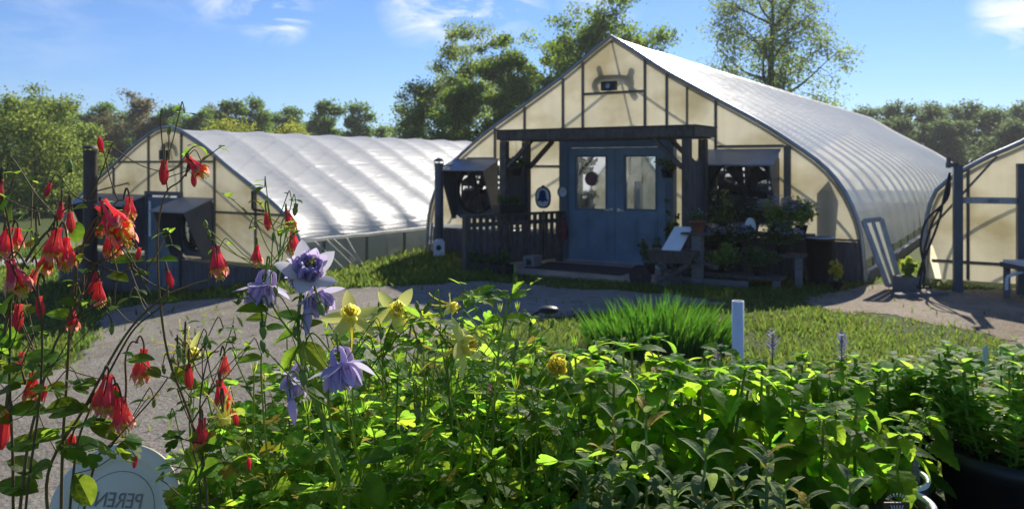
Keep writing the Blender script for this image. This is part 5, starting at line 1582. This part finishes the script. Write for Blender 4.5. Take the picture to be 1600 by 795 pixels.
b = MB(); b.tube([(0, .012, -.06), (0, .03, ZB - pc.z + .0)], .005, 6); b.tube([(0, .006, .02), (0, .012, -.06)], .005, 6); b.build('stake', M['blackmetal'], plt)

# ================================================================ columbine flowers
def blade_petal(mb, c, d, up, L, W, cup=.25, curl=0.0, n=5, base=.25, tipw=.0):
    d = Vector(d).normalized(); side = d.cross(Vector(up)).normalized(); nr = side.cross(d).normalized()
    vs = []; p = Vector(c)
    for i in range(n + 1):
        t = i / n
        w = W * (base * (1 - t) + math.sin(math.pi * t ** .8) ** .8 * (1 - base * (1 - t)) + tipw * t)
        vs += [p + side * w + nr * w * cup, p, p - side * w + nr * w * cup]
        d2 = Matrix.Rotation(curl / n, 3, side) @ d; d = d2; p = p + d * (L / n)
    mb.add(vs, [f for i in range(n) for f in ((i * 3, i * 3 + 1, i * 3 + 4, i * 3 + 3), (i * 3 + 1, i * 3 + 2, i * 3 + 5, i * 3 + 4))])
def ring5(off=0.0):
    return [(math.cos(off + k * 1.25664), math.sin(off + k * 1.25664)) for k in range(5)]
def red_flower(seed, open_=1.0):
    rnd = random.Random(seed); sep, pet, sta = MB(), MB(), MB()
    for cx, cy in ring5(rnd.random()):
        j = rnd.uniform(-.12, .12); o = Vector((cx, cy, 0))
        pts = [o * .0078 + Vector((0, 0, -.001)), o * .0080 + Vector((0, 0, .006)), o * .0062 + Vector((0, 0, .015)), o * .0042 + Vector((j * .01, 0, .024)), o * .0040 + Vector((j * .02, 0, .030)), o * .0043 + Vector((j * .02, 0, .0325))]
        pet.mi = 0; pet.tube(pts, [.0050, .0043, .0026, .0015, .0014, .0019], 7)
        pet.mi = 1                                               # yellow lip
        tx = Vector((-cy, cx, 0))
        for s in (-1, 0, 1):
            blade_petal(pet, o * .0095 + tx * s * .003 + Vector((0, 0, .0005)), o * .35 + Vector((0, 0, -1)) + tx * s * .4, o, .0062, .0023, .2, 0, 4, .8)
    for cx, cy in ring5(rnd.random() + .6):
        o = Vector((cx, cy, 0)); sp = rnd.uniform(.55, 1.15) * open_
        blade_petal(sep, o * .0045 + Vector((0, 0, .010)), o * sp + Vector((0, 0, -1)), o, .0235, .0060, .3, -.5 * open_, 6, .35)
    for k in range(16):
        a = rnd.uniform(0, 6.283); r0 = rnd.uniform(0, .004); q = Vector((math.cos(a), math.sin(a), 0))
        e = q * (r0 * 1.5 + .001) + Vector((0, 0, rnd.uniform(-.018, -.011)))
        sta.tube([q * r0 * .6, e], .0004, 3, False); sta.ball(e, .0010, 5, 3)
    return (sep.mesh('sepals', M['redsepal'], True), [('petals', pet.mesh('petals', [M['redpetal'], M['yellowlip']], True)), ('stamens', sta.mesh('stamens', M['stamen'], True))])
def red_bud(seed):
    rnd = random.Random(seed); sep = MB()
    for cx, cy in ring5(rnd.random()):
        o = Vector((cx, cy, 0))
        sep.tube([o * .0014 + Vector((0, 0, -.015)), o * .0036 + Vector((0, 0, -.007)), o * .0042 + Vector((0, 0, .001)), o * .0036 + Vector((0, 0, .008)), o * .0030 + Vector((0, 0, .014)), o * .0036 + Vector((0, 0, .0185))], [.0005, .0024, .0028, .0020, .0012, .0015], 6)
    return (sep.mesh('bud', M['redpetal'], True), [])
def violet_flower(seed, white=False):
    rnd = random.Random(seed); sep, pet, sta = MB(), MB(), MB()
    for cx, cy in ring5(rnd.random()):
        o = Vector((cx, cy, 0)); tx = Vector((-cy, cx, 0))
        for row in range(3):
            for s in (-1, 0, 1):
                blade_petal(pet, o * (.006 - row * .001) + tx * s * .004 + Vector((0, 0, .006)), o * (.42 - .12 * row) + tx * (s * .28 + rnd.uniform(-.1, .1)) + Vector((0, 0, -1)), o, .024 - row * .003, .0062, .35, rnd.uniform(-.9, .2), 6, .6, .12)
        pts = [o * .006 + Vector((0, 0, .004)), o * .0095 + Vector((0, 0, .013)), o * .0085 + Vector((0, 0, .021)), o * .0045 + Vector((0, 0, .0235)), o * .003 + Vector((0, 0, .0205))]
        pet.tube(pts, [.0045, .0032, .002, .0016, .0018], 7)
    for cx, cy in ring5(rnd.random() + .6):
        o = Vector((cx, cy, 0)); sp = rnd.uniform(.8, 1.7)
        blade_petal(sep, o * .004 + Vector((0, 0, .010)), o * sp + Vector((0, 0, -.7)), Vector((0, 0, 1)), .034, .0098, .15, rnd.uniform(-.4, .5), 8, .25)
    for k in range(18):
        a = rnd.uniform(0, 6.283); q = Vector((math.cos(a), math.sin(a), 0))
        e = q * rnd.uniform(.001, .005) + Vector((0, 0, rnd.uniform(-.016, -.008)))
        sta.tube([q * .001 + Vector((0, 0, .004)), e], .0004, 3, False); sta.ball(e, .001, 5, 3)
    return (sep.mesh('sepals', M['palewhite' if white else 'lilac'], True), [('petals', pet.mesh('petals', M['purple'], True)), ('stamens', sta.mesh('stamens', M['stamen'], True))])
def lemon_flower(seed, fluffy=False):
    rnd = random.Random(seed); sep, pet, sta = MB(), MB(), MB()
    for cx, cy in ring5(rnd.random()):
        o = Vector((cx, cy, 0)); tx = Vector((-cy, cx, 0))
        for s in (-1, 0, 1):
            blade_petal(pet, o * .004 + tx * s * .002 + Vector((0, 0, 0)), o * .6 + tx * s * .3 + Vector((0, 0, -1)), o, .018 if fluffy else .0125, .0056 if fluffy else .0045, .3, -.3, 5, .55, .15)
        if not fluffy:
            j = rnd.uniform(-.2, .2)
            pts = [o * .005, o * .010 + Vector((0, 0, .012)), o * .016 + tx * j * .01 + Vector((0, 0, .026)), o * .024 + tx * j * .03 + Vector((0, 0, .038)), o * .031 + tx * j * .05 + Vector((0, 0, .044))]
            pet.tube(pts, [.0036, .0018, .0011, .0008, .0011], 6)
    if not fluffy:
        for cx, cy in ring5(rnd.random() + .6):
            o = Vector((cx, cy, 0))
            blade_petal(sep, o * .003, o + Vector((0, 0, rnd.uniform(-.25, .35))), Vector((0, 0, 1)), .034, .0078, .2, rnd.uniform(-.5, .4), 8, .2)
    else:
        for cx, cy in ring5(1): blade_petal(sep, Vector((cx, cy, 0)) * .003, Vector((cx, cy, -.6)), Vector((0, 0, 1)), .012, .004, .2, 0, 5, .3)
    for k in range(46 if fluffy else 17):
        a = rnd.uniform(0, 6.283); q = Vector((math.cos(a), math.sin(a), 0)); l = rnd.uniform(.014, .024) * (1 if fluffy else .72)
        e = q * rnd.uniform(.001, .011 if fluffy else .006) + Vector((0, 0, -l))
        sta.tube([q * .0012, e], .00045, 3, False); sta.ball(e, .0012, 5, 3)
    return (sep.mesh('sepals', M['lemon'], True), [('petals', pet.mesh('petals', M['yellow'] if fluffy else M['lemon'], True)), ('stamens', sta.mesh('stamens', M['stamen'], True))])
def green_bud(seed, col='bud', L=.02):
    b = MB(); b.lathe([(.0006, -L), (.003, -L * .8), (.0055, -L * .35), (.0055, .0), (.003, L * .3), (.0012, L * .4)], 9)
    for cx, cy in ring5(): b.tube([Vector((cx, cy, 0)) * .003 + Vector((0, 0, L * .2)), Vector((cx, cy, 0)) * .0035 + Vector((0, 0, L * .75))], [.0016, .0009], 5)
    return (b.mesh('bud', M[col], True), [])
REDS = [red_flower(k, (.6, 1.0, 1.3, .8, 1.7)[k]) for k in range(5)]
RBUD = [red_bud(k) for k in range(2)]
VIOS = [violet_flower(k, k == 2) for k in range(3)]
LEMS = [lemon_flower(k) for k in range(3)]
FLUF = [lemon_flower(9, True)]
GBUD = [green_bud(0, 'bud', .015)]; VBUD = [green_bud(1, 'purple', .024)]

class Plant:
    """a flowering columbine whose stems, leaves and flowers stand at real points in space"""
    def __init__(s, label, px, d, group, stem='stem_r', leafm='bigleaf', pot=.075, name='columbine_plant'):
        s.o = Vector(((px - CX) / F * d, d, ZB)); s.d = d
        s.g = thing(name, label, 'columbine', s.o, 0, group)
        s.zs = pot_part(s.g, pot); s.st = MB(s.o); s.lf = MB(s.o); s.stm, s.lfm = stem, leafm; s.cv = []; s.extra = 0
        s.rnd = random.Random(int(px)); s.root = s.o + Vector((0, 0, s.zs))
    def w(s, px, py, dd=0.0): return P(px, py, s.d + dd)
    def stem(s, pts, r0=.0024, r1=.0012, root=True, dd=(0, 0)):
        """pts are (px, py) along the stem; it starts in the pot unless root is False"""
        n = len(pts); q = [s.w(px, py, dd[0] + (dd[1] - dd[0]) * i / max(1, n - 1)) for i, (px, py) in enumerate(pts)]
        if root: q = [s.root + Vector((s.rnd.uniform(-.02, .02), s.rnd.uniform(-.02, .02), 0)), s.root.lerp(q[0], .45) + Vector((0, 0, .03))] + q
        c = bezier(q, 6); m = len(c); s.cv.append(c[m // 3:])
        r0 *= .8; r1 *= .85
        s.st.tube(c, [r0 + (r1 - r0) * i / m for i in range(m)], 6)
        return c
    def flower(s, kind, px, py, L, ang, dd=0.0, toward=.2, stalk=None, nominal=.05, name='flower', roll=None):
        """centre at the pixel, mouth pointing at ang degrees (0 = down, + = to the right), L pixels long"""
        c = s.w(px, py, dd); sc = L / F * (s.d + dd) / nominal * (.92 if nominal == .05 else 1)
        a = R(ang); m = Vector((math.sin(a), -toward, -math.cos(a))).normalized()
        q = Vector((0, 0, -1)).rotation_difference(m)
        q = q @ Quaternion((0, 0, 1), s.rnd.uniform(0, 6.28) if roll is None else roll)
        me, kids = kind
        f = put(name, me, s.g, c - s.o, q, sc)
        for nm, km in kids: put(nm, km, f)
        if stalk:
            top = c - m * .009 * sc
            hook = top - m * (.022 * sc + .004) if True else top
            st = s.w(*stalk, dd)
            arch = hook + Vector((0, 0, .012))
            s.st.tube(bezier([st, st.lerp(arch, .55) + Vector((0, 0, .006)), hook, top], 6), [.0013] * 18 + [.0014], 5)
        return f
    def leafs(s, L, items, prof=oval_, droop=.6, teeth=0.0, dd=0.0, r=None):
        """(px, py, angle, length): angle in the picture, 0 = right, 90 = up"""
        for px, py, an, ln in items:
            b = s.w(px, py, dd); a = R(an)
            leaf(s.lf, b, (math.cos(a), s.rnd.uniform(-.5, .3), math.sin(a)), (s.rnd.uniform(-.3, .3), -.45, 1), min(ln, 62) / F * s.d, prof, droop, s.rnd.uniform(.1, .3), teeth, 8)
    def spray(s, items, size=.02):
        for px, py, qx, qy in items:
            compound(s.lf, s.st, s.w(px, py), s.w(qx, qy, s.rnd.uniform(-.03, .03)), size * s.rnd.uniform(.8, 1.2), s.rnd)
    def twigs(s, n):
        """fine side stems with a bud, a seed pod or a pair of small leaves at the end"""
        for k in range(n):
            c = s.rnd.choice(s.cv); a = s.rnd.choice(c[:-2]); L = s.rnd.uniform(.035, .10)
            v = Vector((s.rnd.uniform(-1, 1), s.rnd.uniform(-.4, .4), s.rnd.uniform(.3, 1.2))).normalized()
            e = a + v * L; top = e + Vector((v.x * .010, 0, .004)); m = e.lerp(a, .5) + Vector((0, 0, -.006))
            nod = s.rnd.random() < .5
            tip = top + Vector((v.x * .010, 0, -.014)) if nod else top
            s.st.tube(bezier([a, m, e, top, tip], 4), .0008, 4)
            kind = s.rnd.random()
            if kind < .38:
                me, _ = s.rnd.choice(s.buds)
                d = Vector((s.rnd.uniform(-.3, .3), s.rnd.uniform(-.3, .3), -1 if nod else 1)).normalized()
                put('bud', me, s.g, tip + d * .006 - s.o, Vector((0, 0, -1)).rotation_difference(d), s.rnd.uniform(.4, .7))
            else:
                for q in range(3):
                    an = s.rnd.uniform(0, 6.28); leaf(s.lf, tip if q else e, (math.cos(an), math.sin(an), s.rnd.uniform(-.2, .9)), (0, 0, 1), s.rnd.uniform(.010, .024), oval_, s.rnd.uniform(.2, 1.2), .2, n=5)
    buds = None
    def done(s):
        s.buds = RBUD[:1] + GBUD * 3 if s.stm == 'stem_r' else GBUD
        s.twigs(26 if s.stm == 'stem_r' else 12)
        s.st.build('stems', M[s.stm], s.g, True)
        if s.lf.f: s.lf.build('foliage', M[s.lfm], s.g)
GR = 'red columbines at the left'
# far left plant
p = Plant('red columbine nearest the left edge with dense flowers', 20, 1.00, GR)
p.stem([(-20, 700), (0, 560), (22, 450), (48, 395), (74, 362), (90, 356)], .0034, .0018)
p.stem([(40, 720), (62, 620), (85, 540), (118, 480), (150, 435)], .0030, .0014, dd=(0, .04))
p.stem([(20, 720), (15, 600), (16, 500), (14, 420), (6, 372)], .0026, .0013)
p.stem([(60, 640), (66, 540), (60, 470), (40, 430), (34, 425)], .0022, .0012, dd=(-.02, -.05))
p.stem([(74, 362), (90, 340), (110, 322), (150, 312)], .0015, .001, False)
p.stem([(22, 450), (20, 400), (10, 330), (4, 318)], .0015, .001, False)
p.flower(REDS[0], 82, 395, 66, -4, stalk=(84, 356)); p.flower(REDS[3], 104, 408, 62, 6, .02, stalk=(92, 356)); p.flower(REDS[0], 70, 418, 52, -10, .03, stalk=(66, 372))
p.flower(REDS[3], 5, 392, 62, -4, stalk=(6, 360)); p.flower(REDS[1], 27, 380, 40, 5, .03, stalk=(16, 372)); p.flower(REDS[4], 30, 446, 74, 28, -.05, stalk=(44, 420))
p.flower(RBUD[0], 94, 332, 26, 0, nominal=.031, name='bud', stalk=(96, 330)); p.flower(RBUD[1], 110, 350, 30, 10, nominal=.031, name='bud', stalk=(112, 330)); p.flower(RBUD[0], -2, 300, 34, 0, nominal=.031, name='bud', stalk=(4, 320))
p.flower(REDS[3], 113, 508, 44, 6, .04, stalk=(118, 480)); p.flower(RBUD[1], 28, 498, 38, 4, nominal=.031, name='bud', stalk=(18, 470)); p.flower(RBUD[0], 62, 482, 32, 12, nominal=.031, name='bud', stalk=(70, 440)); p.flower(GBUD[0], 58, 372, 21, 10, nominal=.026, name='bud', stalk=(62, 352))
p.flower(REDS[3], 50, 616, 56, 4, .02, stalk=(66, 580)); p.flower(RBUD[0], 4, 676, 52, 0, nominal=.031, name='bud', stalk=(12, 640))
p.flower(REDS[1], 45, 445, 40, -20, .05, stalk=(50, 410))
p.leafs(0, [(6, 330, 75, 40), (20, 345, 95, 34), (26, 350, 60, 30), (8, 490, 70, 60), (22, 500, 40, 46), (90, 470, 10, 36), (110, 330, 30, 34), (60, 430, 70, 26), (130, 640, 175, 60), (30, 545, 150, 50), (36, 560, 10, 60), (20, 600, 60, 70), (70, 640, 20, 64), (-10, 620, 40, 80), (30, 690, 20, 90), (10, 720, 340, 100), (40, 740, 40, 80), (0, 760, 10, 110), (60, 700, 160, 70), (20, 660, 130, 60), (46, 590, 30, 50), (24, 540, 120, 44), (12, 640, 10, 60), (0, 560, 60, 60)])
p.spray([(40, 600, 30, 570), (50, 620, 95, 610), (20, 640, 10, 610)], .026)
p.done()
# second: the big double flower, stems running down left
p = Plant('red columbine with the big double flower and many nodding stems', 95, 1.04, GR)
p.stem([(98, 700), (104, 600), (112, 470), (124, 402), (142, 352), (160, 336)], .0030, .0013)
p.stem([(75, 740), (130, 640), (195, 525), (250, 468), (298, 446), (326, 438)], .0032, .0014, dd=(0, .02))
p.stem([(130, 640), (160, 600), (205, 520), (240, 488), (262, 470)], .0022, .0010, False, dd=(0, .03))
p.stem([(120, 700), (140, 640), (150, 600), (160, 590)], .0024, .0013)
p.stem([(150, 720), (178, 690), (196, 620), (196, 560), (205, 535), (216, 535)], .0026, .0012, dd=(.03, .03))
p.stem([(140, 380), (160, 352), (180, 318), (192, 312)], .0014, .001, False)
p.stem([(112, 470), (130, 430), (150, 410), (165, 404)], .0014, .0009, False)
p.stem([(160, 338), (188, 372), (236, 462)], .0012, .001, False)
p.stem([(110, 500), (150, 480), (168, 470)], .0013, .0009, False); p.stem([(178, 690), (240, 620), (262, 590)], .0016, .0009, False); p.stem([(100, 640), (60, 560), (20, 470)], .0016, .001, False, dd=(0, .05))
p.flower(REDS[2], 186, 354, 84, 42, -.03, stalk=(160, 340)); p.flower(REDS[4], 196, 372, 66, 30, -.01, stalk=(168, 344)); p.flower(REDS[0], 176, 392, 62, 8, .02, stalk=(160, 352)); p.flower(REDS[3], 158, 362, 36, -8, .0, stalk=(150, 350))
p.flower(REDS[1], 203, 334, 44, 8, .02, stalk=(192, 314)); p.flower(REDS[3], 155, 468, 46, 6, .02, stalk=(150, 440)); p.flower(RBUD[0], 144, 448, 26, -30, nominal=.031, name='bud', stalk=(140, 430))
p.flower(REDS[3], 220, 584, 64, -2, .03, stalk=(212, 536)); p.flower(REDS[0], 160, 632, 76, -6, stalk=(160, 592), dd=-.02); p.flower(REDS[2], 192, 660, 66, 10, -.01, stalk=(172, 610)); p.flower(REDS[0], 178, 640, 60, 2, .02, stalk=(166, 600))
p.flower(REDS[0], 342, 420, 60, 12, .02, stalk=(326, 438)); p.flower(RBUD[1], 266, 438, 26, 20, nominal=.031, name='bud', stalk=(262, 470)); p.flower(RBUD[0], 112, 690, 30, 170, nominal=.031, name='bud'); p.flower(GBUD[0], 222, 424, 16, 60, nominal=.026, name='bud', stalk=(206, 420))
p.stem([(178, 480), (182, 440), (196, 424), (208, 420)], .0014, .001, False)
p.leafs(0, [(175, 410, 20, 50), (168, 430, 5, 40), (120, 380, 100, 40), (108, 420, 60, 34), (150, 620, 20, 44), (86, 690, 330, 60), (92, 700, 15, 90), (60, 760, 160, 60), (150, 602, 160, 38), (200, 565, 20, 40), (116, 500, 150, 46), (210, 430, 20, 26), (118, 740, 300, 60), (50, 770, 150, 80), (104, 640, 20, 44), (100, 610, 160, 40), (128, 660, 200, 50), (96, 560, 170, 36), (180, 700, 20, 40), (140, 660, 340, 50)])
p.spray([(110, 690, 122, 665), (120, 700, 160, 700)], .024)
p.done()
# third: the tall dark stem
p = Plant('tallest red columbine with one flower on a long dark stem', 322, 1.06, GR)
p.stem([(322, 760), (300, 660), (264, 560), (250, 470), (246, 400), (248, 345), (260, 300), (280, 284), (298, 262)], .0026, .0012)
p.stem([(262, 298), (258, 270), (256, 252)], .0012, .0009, False)
p.stem([(322, 760), (312, 640), (325, 560), (342, 548)], .0020, .0010); p.stem([(300, 660), (330, 610), (345, 600)], .0016, .0010, False); p.stem([(310, 740), (302, 700), (312, 662)], .0018, .0011); p.stem([(264, 560), (285, 575), (296, 580)], .0013, .0009, False)
p.flower(REDS[2], 313, 267, 50, 48, stalk=(296, 266)); p.flower(RBUD[0], 256, 272, 36, 4, nominal=.031, name='bud', stalk=(257, 252)); p.flower(RBUD[1], 303, 282, 22, 10, nominal=.031, name='bud', stalk=(290, 276))
p.flower(REDS[3], 351, 580, 38, 4, .03, stalk=(344, 556)); p.flower(REDS[1], 348, 626, 56, 14, .02, stalk=(345, 604)); p.flower(REDS[0], 315, 690, 60, 2, -.02, stalk=(313, 660)); p.flower(RBUD[1], 295, 592, 34, 6, nominal=.031, name='bud', stalk=(296, 574))
p.flower(LEMS[1], 350, 652, 60, 10, -.03, .1, stalk=(350, 628), nominal=.062)
p.leafs(0, [(248, 406, 15, 32), (248, 408, 165, 22), (250, 470, 20, 30), (265, 590, 40, 36), (250, 590, 140, 34), (290, 700, 300, 40), (345, 720, 200, 70)])
p.spray([(315, 720, 300, 690), (322, 740, 350, 720), (318, 740, 280, 730)], .022)
p.done()
# fourth: beside the violet ones
p = Plant('red columbine with small flowers left of the violet columbine', 430, 1.12, GR, stem='stem_g')
p.stem([(420, 740), (412, 650), (408, 560), (420, 470), (436, 400), (440, 350), (448, 338)], .0022, .0011); p.stem([(420, 470), (410, 420), (400, 392)], .0014, .001, False); p.stem([(436, 400), (428, 360), (422, 345)], .0012, .0009, False)
p.flower(REDS[4], 455, 352, 40, 20, stalk=(446, 342)); p.flower(REDS[3], 458, 388, 46, 4, .02, stalk=(446, 352)); p.flower(REDS[1], 401, 406, 38, 2, stalk=(398, 392)); p.flower(RBUD[0], 418, 348, 26, 10, nominal=.031, name='bud', stalk=(422, 345))
p.leafs(0, [(432, 420, 30, 36), (430, 424, 200, 36), (415, 500, 165, 40), (412, 515, 20, 34), (410, 560, 170, 40)])
p.done()
# violet plant: thick green stems
p = Plant('violet columbine with nodding ruffled flowers and thick green stems', 530, 1.0, 'violet columbines', stem='stem_g')
p.stem([(530, 760), (505, 660), (478, 590), (466, 520), (470, 460), (476, 425)], .0050, .0022); p.stem([(545, 760), (520, 680), (512, 600), (520, 572)], .0034, .0016, dd=(-.02, -.03)); p.stem([(472, 540), (440, 500), (418, 460), (415, 430)], .0020, .0011, False, dd=(0, .02)); p.stem([(478, 590), (460, 560), (452, 575)], .0018, .0011, False)
p.stem([(500, 640), (476, 560), (488, 520), (520, 555), (528, 560)], .0018, .001, False)
p.flower(VIOS[2], 482, 420, 92, 150, -.02, .75, stalk=(474, 440), nominal=.06); p.flower(VIOS[0], 468, 432, 66, -60, 0, .6, stalk=(474, 440), nominal=.06); p.flower(VIOS[1], 500, 470, 74, 40, .02, .4, stalk=(478, 450), nominal=.06); p.flower(VBUD[0], 480, 490, 50, 2, nominal=.036, name='bud', stalk=(476, 455)); p.flower(GBUD[0], 500, 478, 27, 18, -.02, nominal=.026, name='bud', stalk=(492, 455))
p.flower(VIOS[1], 411, 456, 84, -8, .02, .25, stalk=(415, 428), nominal=.06); p.flower(GBUD[0], 411, 514, 28, 8, nominal=.026, name='bud', stalk=(420, 480))
p.flower(VIOS[0], 536, 582, 98, 14, -.03, .25, stalk=(528, 556), nominal=.06); p.flower(VIOS[1], 462, 596, 70, -22, .02, .3, stalk=(470, 566), nominal=.06); p.flower(GBUD[0], 474, 585, 31, 4, -.03, nominal=.026, name='bud', stalk=(476, 560)); p.flower(VBUD[0], 456, 632, 46, 12, .0, nominal=.036, name='bud', stalk=(478, 610))
p.leafs(0, [(466, 520, 190, 50), (466, 540, 225, 50), (470, 535, 330, 60), (468, 500, 150, 44), (480, 600, 350, 40), (420, 485, 160, 50), (472, 512, 30, 34), (560, 720, 30, 90), (565, 740, 320, 110), (540, 760, 200, 60)], prof=oval_)
p.done()
# lemon plants
GY = 'lemon columbines over the foliage'
p = Plant('lemon columbine with two wide open pale flowers at the left', 575, 1.16, GY, stem='stem_g')
p.stem([(556, 700), (550, 600), (548, 520), (548, 505)], .0022, .0013); p.stem([(600, 700), (598, 600), (600, 540), (612, 505), (618, 495)], .0020, .0012); p.stem([(560, 620), (590, 560), (640, 530)], .0014, .001, False)
p.flower(LEMS[0], 548, 494, 76, 176, -.02, .9, stalk=(548, 512), nominal=.054); p.flower(LEMS[1], 620, 486, 68, 160, 0, 1.2, stalk=(614, 500), nominal=.054)
p.flower(GBUD[0], 655, 540, 24, 20, nominal=.026, name='bud', stalk=(640, 528))
p.spray([(550, 560, 585, 520), (598, 560, 640, 510), (600, 600, 560, 560)], .026)
p.done()
p = Plant('lemon columbine with one pale flower turned sideways', 712, 1.14, GY, stem='stem_g')
p.stem([(705, 740), (706, 660), (714, 600), (722, 560)], .0024, .0013); p.stem([(740, 760), (710, 640), (690, 540), (690, 495), (704, 484)], .0020, .0010, dd=(0, .04)); p.stem([(700, 620), (660, 600), (650, 620)], .0013, .0009, False)
p.flower(LEMS[2], 726, 540, 80, 100, 0, .5, stalk=(722, 556), nominal=.054); p.flower(LEMS[0], 706, 480, 44, 95, .04, .1, stalk=(700, 486), nominal=.054); p.flower(GBUD[0], 652, 640, 28, 10, nominal=.026, name='bud', stalk=(652, 616)); p.flower(GBUD[0], 668, 480, 21, -30, nominal=.026, name='bud', stalk=(690, 500))
p.spray([(700, 540, 670, 505), (708, 600, 760, 585), (690, 520, 735, 470)], .026)
p.done()
p = Plant('lemon columbine with one small fluffy yellow flower at the right', 862, 1.20, GY, stem='stem_g')
p.stem([(868, 740), (872, 680), (868, 620), (869, 590)], .0020, .0012); p.stem([(850, 720), (830, 620), (800, 580), (806, 560)], .0016, .0010); p.stem([(868, 680), (900, 640), (908, 660)], .0014, .001, False)
p.flower(FLUF[0], 870, 580, 36, 178, 0, .7, stalk=(869, 592), nominal=.03); p.flower(GBUD[0], 908, 690, 37, 5, nominal=.026, name='bud', stalk=(904, 650)); p.flower(GBUD[0], 802, 555, 24, 170, nominal=.026, name='bud')
p.spray([(868, 640, 900, 600), (868, 660, 830, 640)], .026)
p.done()
p = Plant('lemon columbine with a half open flower low among the red ones', 292, 1.10, GY, stem='stem_g')
p.stem([(300, 740), (296, 660), (300, 590), (298, 568)], .0018, .0011)
p.flower(LEMS[2], 298, 550, 56, 60, 0, .4, stalk=(296, 566), nominal=.054); p.leafs(0, [(298, 600, 150, 40), (299, 620, 30, 36), (298, 590, 170, 36)])
p.done()
# tall leafy shoot in the middle
p = Plant('tall leafy green shoot rising highest over the columbines', 780, 1.22, 'leafy columbines in the middle of the bench', stem='stem_g', leafm='colleaf')
p.stem([(770, 740), (772, 640), (778, 560), (786, 510), (797, 470), (800, 458)], .0028, .0016)
for q in ((798, 465, 25, 30), (798, 465, 160, 30), (788, 498, 10, 44), (788, 500, 175, 36), (782, 525, 200, 30), (800, 458, 60, 26)): p.leafs(0, [q], prof=oval_)
p.flower(GBUD[0], 785, 458, 18, 110, nominal=.026, name='bud', stalk=(796, 466)); p.spray([(778, 560, 740, 520), (776, 580, 820, 545), (786, 510, 760, 470)], .024)
p.done()
# pink clover-like heads and lavender spikes
def head(label, px, py, d, r, mat):
    g = thing('clover', label, 'flower', ((px - CX) / F * d, d, ZB))
    c = P(px, py, d) - g.location
    zs = pot_part(g, .05, .16)
    b = MB(); b.tube([(0, 0, zs), (0, 0, c.z)], .0014, 5); b.build('stem', M['stem_g'], g)
    b = MB(); rnd = random.Random(px)
    for k in range(60):
        v = Vector((rnd.gauss(0, 1), rnd.gauss(0, 1), rnd.gauss(.2, 1))).normalized(); s_ = v.orthogonal().normalized() * r * .16
        b.add([c, c + v * r * .7 + s_, c + v * r, c + v * r * .7 - s_], ((0, 1, 2, 3),))
    b.build('flower_head', M[mat], g)
head('magenta round flower head low among the middle columbines', 769, 608, 1.30, .011, 'magenta')
head('magenta round flower head before the feathery bed plants', 863, 553, 1.62, .014, 'magenta')
def spike(label, px, ytop, L, d, seed):
    g = thing('lavender', label, 'lavender', ((px - CX) / F * d, d, ZB), 0, 'lavender flower spikes')
    zs = pot_part(g, .05, .16); rnd = random.Random(seed)
    top = P(px, ytop, d).z - ZB; h = L / F * d
    b = MB(); b.tube([(0, 0, zs), (0, 0, top)], .0018, 5); b.build('stem', M['stem_g'], g)
    b = MB()
    for k in range(90):
        a = rnd.uniform(0, 6.28); f = rnd.random(); c = Vector((0, 0, top - h * f)); v = Vector((math.cos(a), math.sin(a), .7)).normalized(); s_ = Vector((-math.sin(a), math.cos(a), 0)) * .0025
        rr = .017 * (.5 + .5 * math.sin(math.pi * min(1, f + .1)))
        b.add([c, c + v * rr * .7 + s_, c + v * rr * 1.1, c + v * rr * .7 - s_], ((0, 1, 2, 3),))
    b.build('flower_head', M['spike'], g)
    lf = MB()
    for k in range(10):
        a = rnd.uniform(0, 6.28); leaf(lf, (0, 0, zs + (top - h - zs) * (.3 + .07 * k)), (math.cos(a), math.sin(a), .8), (0, 0, 1), .04, lance, .5, .2, n=5)
    lf.build('foliage', M['potleaf'], g)
spike('faint lavender spike right of the white pipe', 1207, 520, 42, 1.78, 1); spike('tall lavender spike farthest right over the broad leaves', 1315, 522, 52, 1.72, 2); spike('small lavender spike left of the white pipe', 1122, 540, 26, 1.78, 3)
# feathery bed plants on the ground beyond the bench
for k, (px, yt, d, lab) in enumerate(((805, 488, 6.0, 'feathery grey green bed plant below the bent stake light'), (868, 495, 5.7, 'feathery grey green bed plant nearest the iris clump'), (740, 505, 5.6, 'feathery grey green bed plant behind the lemon flowers'))):
    q = on_ground(px, d); blades(lab, q, 420, .28, P(px, yt, d).z - q.z, 80 + k, name='feathery_plant', mat='darkleaf', w=.006, spread=.9)
